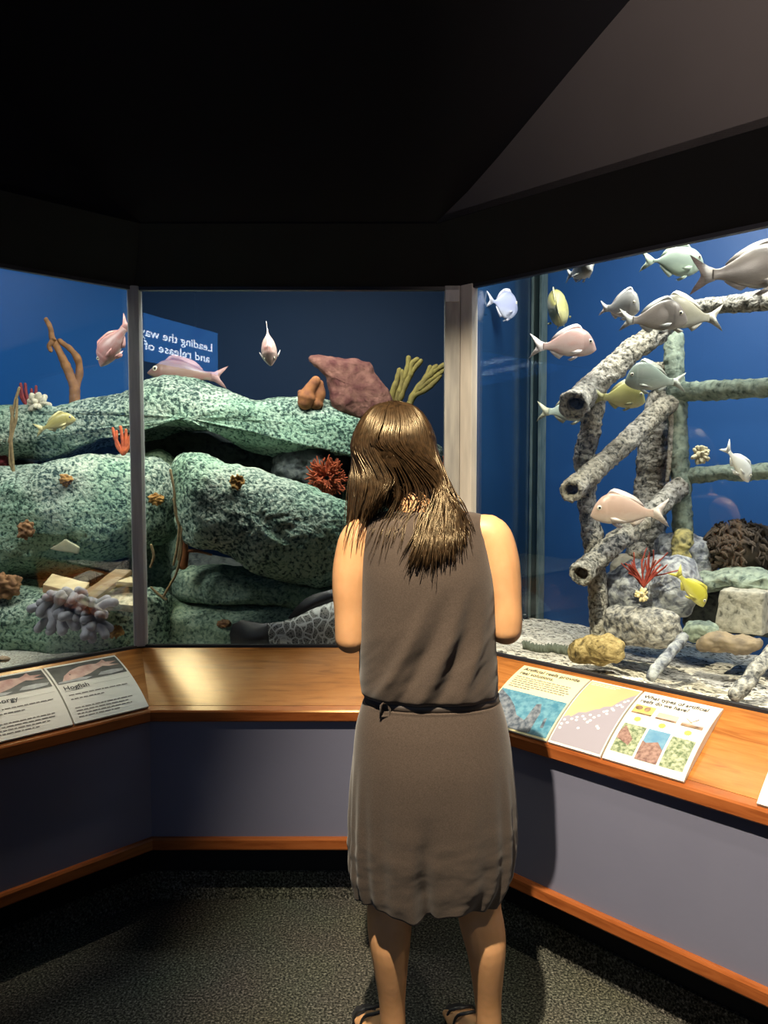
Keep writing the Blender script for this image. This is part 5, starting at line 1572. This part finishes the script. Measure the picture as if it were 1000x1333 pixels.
rows = [[.937, r0_[1] + .012, r0_[2] - .012, r0_[3] - .012, r0_[4]]] + rows
firstb, _ = ring_bm(bm, rows, disp=bo_disp)
n = len(topring)
for k in range(n): bm.faces.new((topring[k], topring[(k + 1) % n], firstb[(k + 1) % n], firstb[k]))
bmesh.ops.recalc_face_normals(bm, faces=bm.faces[:])
dress = obj('dress', bm, m_dress, woman)
sd = dress.modifiers.new('cloth', 'SOLIDIFY'); sd.thickness = 0.003; sd.offset = -1
# belt with its loop
bm = bmesh.new()
def belt_ring(z, g): 
    l, r, hd, cy = table(zs, skirt_cols, .918); return [z, l - g, r + g, hd + g, cy]
ring_bm(bm, [belt_ring(.914, -.006), belt_ring(.915, -.0015), belt_ring(.922, -.001), belt_ring(.931, -.0015), belt_ring(.932, -.008)])
m_belt = plain('dark_brown_belt', (.035, .026, .021), rough=.6)
belt = obj('belt', bm, m_belt, dress)
bm = bmesh.new()
lx = pxx(501, .92); l, r, hd, cy = table(zs, skirt_cols, .918)
dxn = abs((lx - (l + r) / 2) / ((r - l) / 2)); yb = cy - hd * (1 - dxn ** 2.3) ** (1 / 2.3) - .007
tube(bm, [V((lx - .009, yb, .900)), V((lx - .008, yb - .002, .93)), V((lx - .003, yb - .002, .936)), V((lx + .006, yb - .002, .934)), V((lx + .011, yb - .001, .92)), V((lx + .010, yb, .905)), V((lx - .009, yb, .905))], .0028, 8)
obj('belt_loop', bm, m_dress, dress)
# neckline and armhole hems follow the cloth
def back_y(x, z):
    l, r, hd, cy = table(bz, bcols, z)
    d = min(.999, abs((x - (l + r) / 2) / ((r - l) / 2)))
    return cy - hd * (1 - d ** 2.3) ** (1 / 2.3)

# ---- hair: a base that follows the skull and many combed locks
hrnd = random.Random(40)
HHC = at(513, 594, 1.80)
hx, hy, hz = .0985, .112, .0
hz = (at(515, 523, 1.80) - HHC).z
def S(phi, psi, k=1.0):
    return HHC + V((hx * math.sin(phi) * math.cos(psi) * k, -hy * math.cos(phi) * math.cos(psi) * k, hz * math.sin(psi) * k))
bm = bmesh.new()
# base shell
NU, NV_ = 48, 22
rings = []
for j in range(NV_):
    psi = R(88) - R(100) * j / (NV_ - 1)
    ring = []
    for i in range(NU):
        w_ = 108 + 57 * max(0, min(1, (math.degrees(psi) - 30) / 14))
        phi = R(-w_) + R(2 * w_) * i / (NU - 1)
        ring.append(bm.verts.new(S(phi, psi, .965)))
    rings.append(ring)
for A, B in zip(rings, rings[1:]):
    for i in range(NU - 1): bm.faces.new((A[i], B[i], B[i + 1], A[i + 1]))
bm.faces.new(rings[0])
def lock(ctrl, r0, r1, n=5, k=18):
    P = catmull(ctrl, k)
    tube(bm, P, [(r0 * min(1, .35 + i / 4)) * (1 - (i / (k - 1)) ** 3) + r1 * (i / (k - 1)) ** 3 for i in range(k)], n, flat=.8)
jit = lambda s: V((hrnd.gauss(0, s), hrnd.gauss(0, s), hrnd.gauss(0, s)))
PART = lambda: S(R(hrnd.uniform(-180, 180)), R(hrnd.uniform(80, 88)), 1.0)
# left curtain
for i in range(520):
    t = hrnd.random()
    phi = R(-165 + 140 * t)
    off = hrnd.uniform(.985, 1.03)
    c = [PART() + jit(.001), S(phi, R(62), off), S(phi, R(35), off), S(phi, R(8), off)]
    tx = interp([0, .35, .7, 1], [470, 458, 476, 500], t) + hrnd.gauss(0, 3)
    ty = interp([0, .35, .7, 1], [692, 686, 676, 648], t) + hrnd.gauss(0, 4)
    Y1 = interp([0, .35, .7, 1], [1.86, 1.80, 1.715, 1.685], t)
    Y2 = interp([0, .35, .7, 1], [1.85, 1.79, 1.700, 1.672], t)
    c += [at(tx * .45 + interp([0, .35, .7, 1], [470, 459, 482, 515], t) * .55, 624, Y1) + jit(.002), at(tx, ty, Y2) + jit(.002)]
    lock(c, hrnd.uniform(.0017, .0030), .0006)
# right sweep: down the right side, gathered at the nape, then fanned over the back of the dress
for i in range(520):
    t = hrnd.random()
    phi = R(-28 + 150 * t)
    off = hrnd.uniform(.985, 1.03)
    c = [PART() + jit(.001), S(phi, R(62), off), S(phi, R(34), off), S(phi, R(8), off)]
    # nape
    nx = interp([0, .5, 1], [566, 574, 582], t) + hrnd.gauss(0, 2.5); ny = interp([0, .5, 1], [632, 628, 634], t) + hrnd.gauss(0, 4)
    c.append(at(nx, ny, interp([0, .5, 1], [1.712, 1.712, 1.74], t)) + jit(.002))
    u = min(1, max(0, t * .9 + hrnd.gauss(.05, .12)))
    ex_ = interp([0, .3, .7, 1], [530, 556, 590, 611], u) + hrnd.gauss(0, 4)
    ey = interp([0, .3, .7, 1], [735, 728, 712, 694], u) + hrnd.gauss(0, 10)
    for w in (.42, .75, 1.0):
        x = nx + (ex_ - nx) * w + 5 * math.sin(w * 3.14) * (1 if t > .4 else .2); y = ny + (ey - ny) * w
        p = at(x, y, 1.67); zz = p.z
        yy = back_y(p.x, min(zz, 1.352)) - hrnd.uniform(.004, .014) if zz < 1.355 else 1.685 - hrnd.uniform(0, .006)
        c.append(at(x, y, yy))
    lock(c, hrnd.uniform(.0015, .0027), .0006, k=26)
# front locks on the right, combed back over the ear
for i in range(150):
    phi = R(hrnd.uniform(88, 158)); off = hrnd.uniform(.99, 1.03)
    c = [PART() + jit(.001), S(phi, R(64), off), S(phi - R(6), R(44), off), S(phi - R(30), R(20), off), S(R(92) + hrnd.gauss(0, .08), R(0), off), at(582 + hrnd.gauss(0, 2), 634, 1.765)]
    lock(c, hrnd.uniform(.0018, .0029), .0007)
# dark inner fall between them, swept to the left
for i in range(330):
    t = hrnd.random() ** 1.2
    phi = R(-55 + 80 * t)
    c = [PART(), S(phi, R(60), .985), S(phi, R(30), .985), S(phi * .8, R(0), .97)]
    c += [at(486 + 70 * t + hrnd.gauss(0, 3), 634 - 28 * t, 1.722), at(472 + 72 * t + hrnd.gauss(0, 3), 680 - 54 * t + hrnd.gauss(0, 3), 1.715)]
    lock(c, hrnd.uniform(.0017, .0028), .0006)
# loose strands over the neck and shoulder blades
for i in range(34):
    t = hrnd.random()
    x0 = 505 + 60 * t; ex_ = interp([0, .5, 1], [478, 515, 560], t) + hrnd.gauss(0, 9); ey = hrnd.uniform(690, 738)
    c = [S(R(-15 + 30 * t), R(2), .98), at(x0 + 6, 640, 1.70)]
    for w in (.45, .75, 1.0):
        x = x0 + (ex_ - x0) * w; y = 645 + (ey - 645) * w; p = at(x, y, 1.67)
        yy = back_y(p.x, min(p.z, 1.352)) - hrnd.uniform(.002, .006) if p.z < 1.355 else 1.69
        c.append(at(x, y, yy))
    lock(c, hrnd.uniform(.0009, .0018), .0004, k=20)
# a few over the left shoulder
for i in range(12):
    x = hrnd.uniform(447, 476); ey = hrnd.uniform(700, 728)
    c = [at(x + 12, 640, 1.71), at(x + 6, 672, 1.70), at(x + 1, 690, 1.69), at(x - 3, ey, 1.690)]
    lock(c, .0011, .0004, k=12)
bmesh.ops.recalc_face_normals(bm, faces=bm.faces[:])
obj('hair', bm, m_hair, woman)

# ---- black strappy sandals
m_leather = plain('black_leather', (.012, .012, .013), rough=.35)
for s in (-1, 1):
    h, t = HEEL[s], TOE[s]; d = t - h; dn = d.normalized(); side = V((dn.y, -dn.x, 0)); L = d.length
    bm = bmesh.new()
    out = [(-.035, .022), (-.02, .032), (.05, .034), (.12, .036), (.18, .044), (.23, .036), (.252, .016)]
    ring = [h + dn * a + side * w for a, w in out] + [h + dn * a - side * w for a, w in reversed(out)]
    lo = [bm.verts.new(V((p.x, p.y, 0.001))) for p in ring]; hi = [bm.verts.new(V((p.x, p.y, .012))) for p in ring]
    m = len(ring)
    for k in range(m): bm.faces.new((lo[k], lo[(k + 1) % m], hi[(k + 1) % m], hi[k]))
    bm.faces.new(list(reversed(lo))); bm.faces.new(hi)
    sandal = obj('sandal', bm, m_leather, woman, smooth=False)
    def strap(pts, r=.0045):
        b_ = bmesh.new(); tube(b_, catmull(pts, 20), r, 8, flat=.5, round_cap=True); obj('strap', b_, m_leather, sandal)
    for a, hgt, w in ((.19, .052, .046), (.15, .066, .042)):
        strap([h + dn * a + side * w + V((0, 0, .008)), h + dn * a + side * w * .7 + V((0, 0, hgt * .8)), h + dn * (a - .01) + V((0, 0, hgt)), h + dn * a - side * w * .7 + V((0, 0, hgt * .8)), h + dn * a - side * w + V((0, 0, .008))])
    ank = h + V((0, .012, .105))
    strap([ank + V((.036 * math.cos(q), .036 * math.sin(q), 0)) for q in [2 * math.pi * k / 10 for k in range(11)]], .004)
    strap([h - dn * .034 + V((0, 0, .01)), h - dn * .036 + V((0, 0, .05)), ank - dn * .036])
    strap([h + dn * .07 + side * .036 + V((0, 0, .01)), h + dn * .05 + side * .036 + V((0, 0, .07)), ank + side * .03 + dn * .01])
    strap([h + dn * .07 - side * .036 + V((0, 0, .01)), h + dn * .05 - side * .036 + V((0, 0, .07)), ank - side * .03 + dn * .01])
# ================================================================== light
def spot(name, loc, aim, power, size, blend, col, radius=0.02):
    l = bpy.data.lights.new(name, 'SPOT'); l.energy = power; l.spot_size = R(size); l.spot_blend = blend; l.color = col; l.shadow_soft_size = radius
    o = bpy.data.objects.new(name, l); o.location = loc
    o.rotation_euler = (Vector(aim) - Vector(loc)).to_track_quat('-Z', 'Y').to_euler(); COL.objects.link(o); return o
def area(name, loc, aim, power, sx, sy, col, rot=0):
    l = bpy.data.lights.new(name, 'AREA'); l.shape = 'RECTANGLE'; l.size = sx; l.size_y = sy; l.energy = power; l.color = col
    o = bpy.data.objects.new(name, l); o.location = loc
    o.rotation_euler = (Vector(aim) - Vector(loc)).to_track_quat('-Z', 'Y').to_euler(); COL.objects.link(o); return o
WARM = (1.0, 0.85, 0.63)
spot('gallery_spotlight', (-0.215, 0.57, 3.28), (0.62, 1.95, 0.46), 1080, 46, 0.95, WARM, 0.022)
spot('gallery_spotlight', (1.15, 0.35, 3.1), (1.30, 1.25, 0.70), 170, 60, 1.0, WARM, 0.04)
spot('gallery_spotlight', (-0.05, 0.60, 3.28), (0.27, 2.6, 1.55), 420, 15, 0.9, WARM, 0.022)  # added fill beam on the corner post, in place of the key's spill
spot('gallery_spotlight', (-1.00, 1.88, 2.60), (-1.20, 2.20, 0.75), 60, 24, 0.7, (1.0, 0.86, 0.68), 0.02)
# added fills: bounce for the upper right wall, cool ambient for the back panel
spot('wall_washer', (0.9, -0.6, 2.75), (1.30, 1.25, 2.85), 340, 64, 1.0, (1.0, 0.82, 0.72), 0.04)
spot('gallery_lamp', (-0.2, -2.4, 2.2), (-0.05, 2.4, 0.42), 45, 22, 1.0, (0.78, 0.86, 1.0), 0.03)
# tank lamps, hung just behind the window heads and along the backdrops
area('tank_lamp', (-0.30, 2.75, 2.45), (-0.35, 3.15, 0.9), 32, 1.0, 0.20, (1.0, 0.98, 0.90))
area('tank_lamp', (-1.40, 2.25, 2.30), (-1.50, 2.48, 0.9), 22, 1.0, 0.20, (1.0, 0.98, 0.90))
area('tank_lamp', (-1.04, 2.98, 2.29), (-0.85, 2.75, 1.5), 2.4, 0.20, 0.34, (1.0, 0.92, 0.66)).data.spread = R(80)
area('tank_lamp', (-0.6, 3.3, 2.7), (-0.6, 3.35, 0.9), 8, 2.0, 0.40, (0.95, 1.0, 0.92))
area('tank_lamp', (-2.5, 3.6, 2.8), (-2.4, 4.25, 0.9), 8, 1.0, 0.4, (0.65, 0.90, 1.0))
area('tank_lamp', (1.00, 2.08, 2.75), (1.10, 2.18, 0.9), 80, 1.6, 0.2, (1.0, 0.96, 0.88))
area('tank_lamp', (1.45, 2.50, 2.9), (1.75, 2.75, 1.2), 9, 1.4, 0.3, (0.80, 0.95, 1.0))
w = bpy.data.worlds.new('world'); scene.world = w; w.use_nodes = True
w.node_tree.nodes['Background'].inputs['Color'].default_value = (0.02, 0.022, 0.03, 1); w.node_tree.nodes['Background'].inputs['Strength'].default_value = 0.3

vs = scene.view_settings
vs.view_transform = 'Standard'; vs.look = 'None'; vs.exposure = 0.0; vs.gamma = 1.0; vs.use_curve_mapping = False
scene.display_settings.display_device = 'sRGB'
scene.cycles.max_bounces = 8; scene.cycles.transparent_max_bounces = 16
scene.cycles.caustics_reflective = False; scene.cycles.caustics_refractive = False
scene.cycles.use_denoising = True
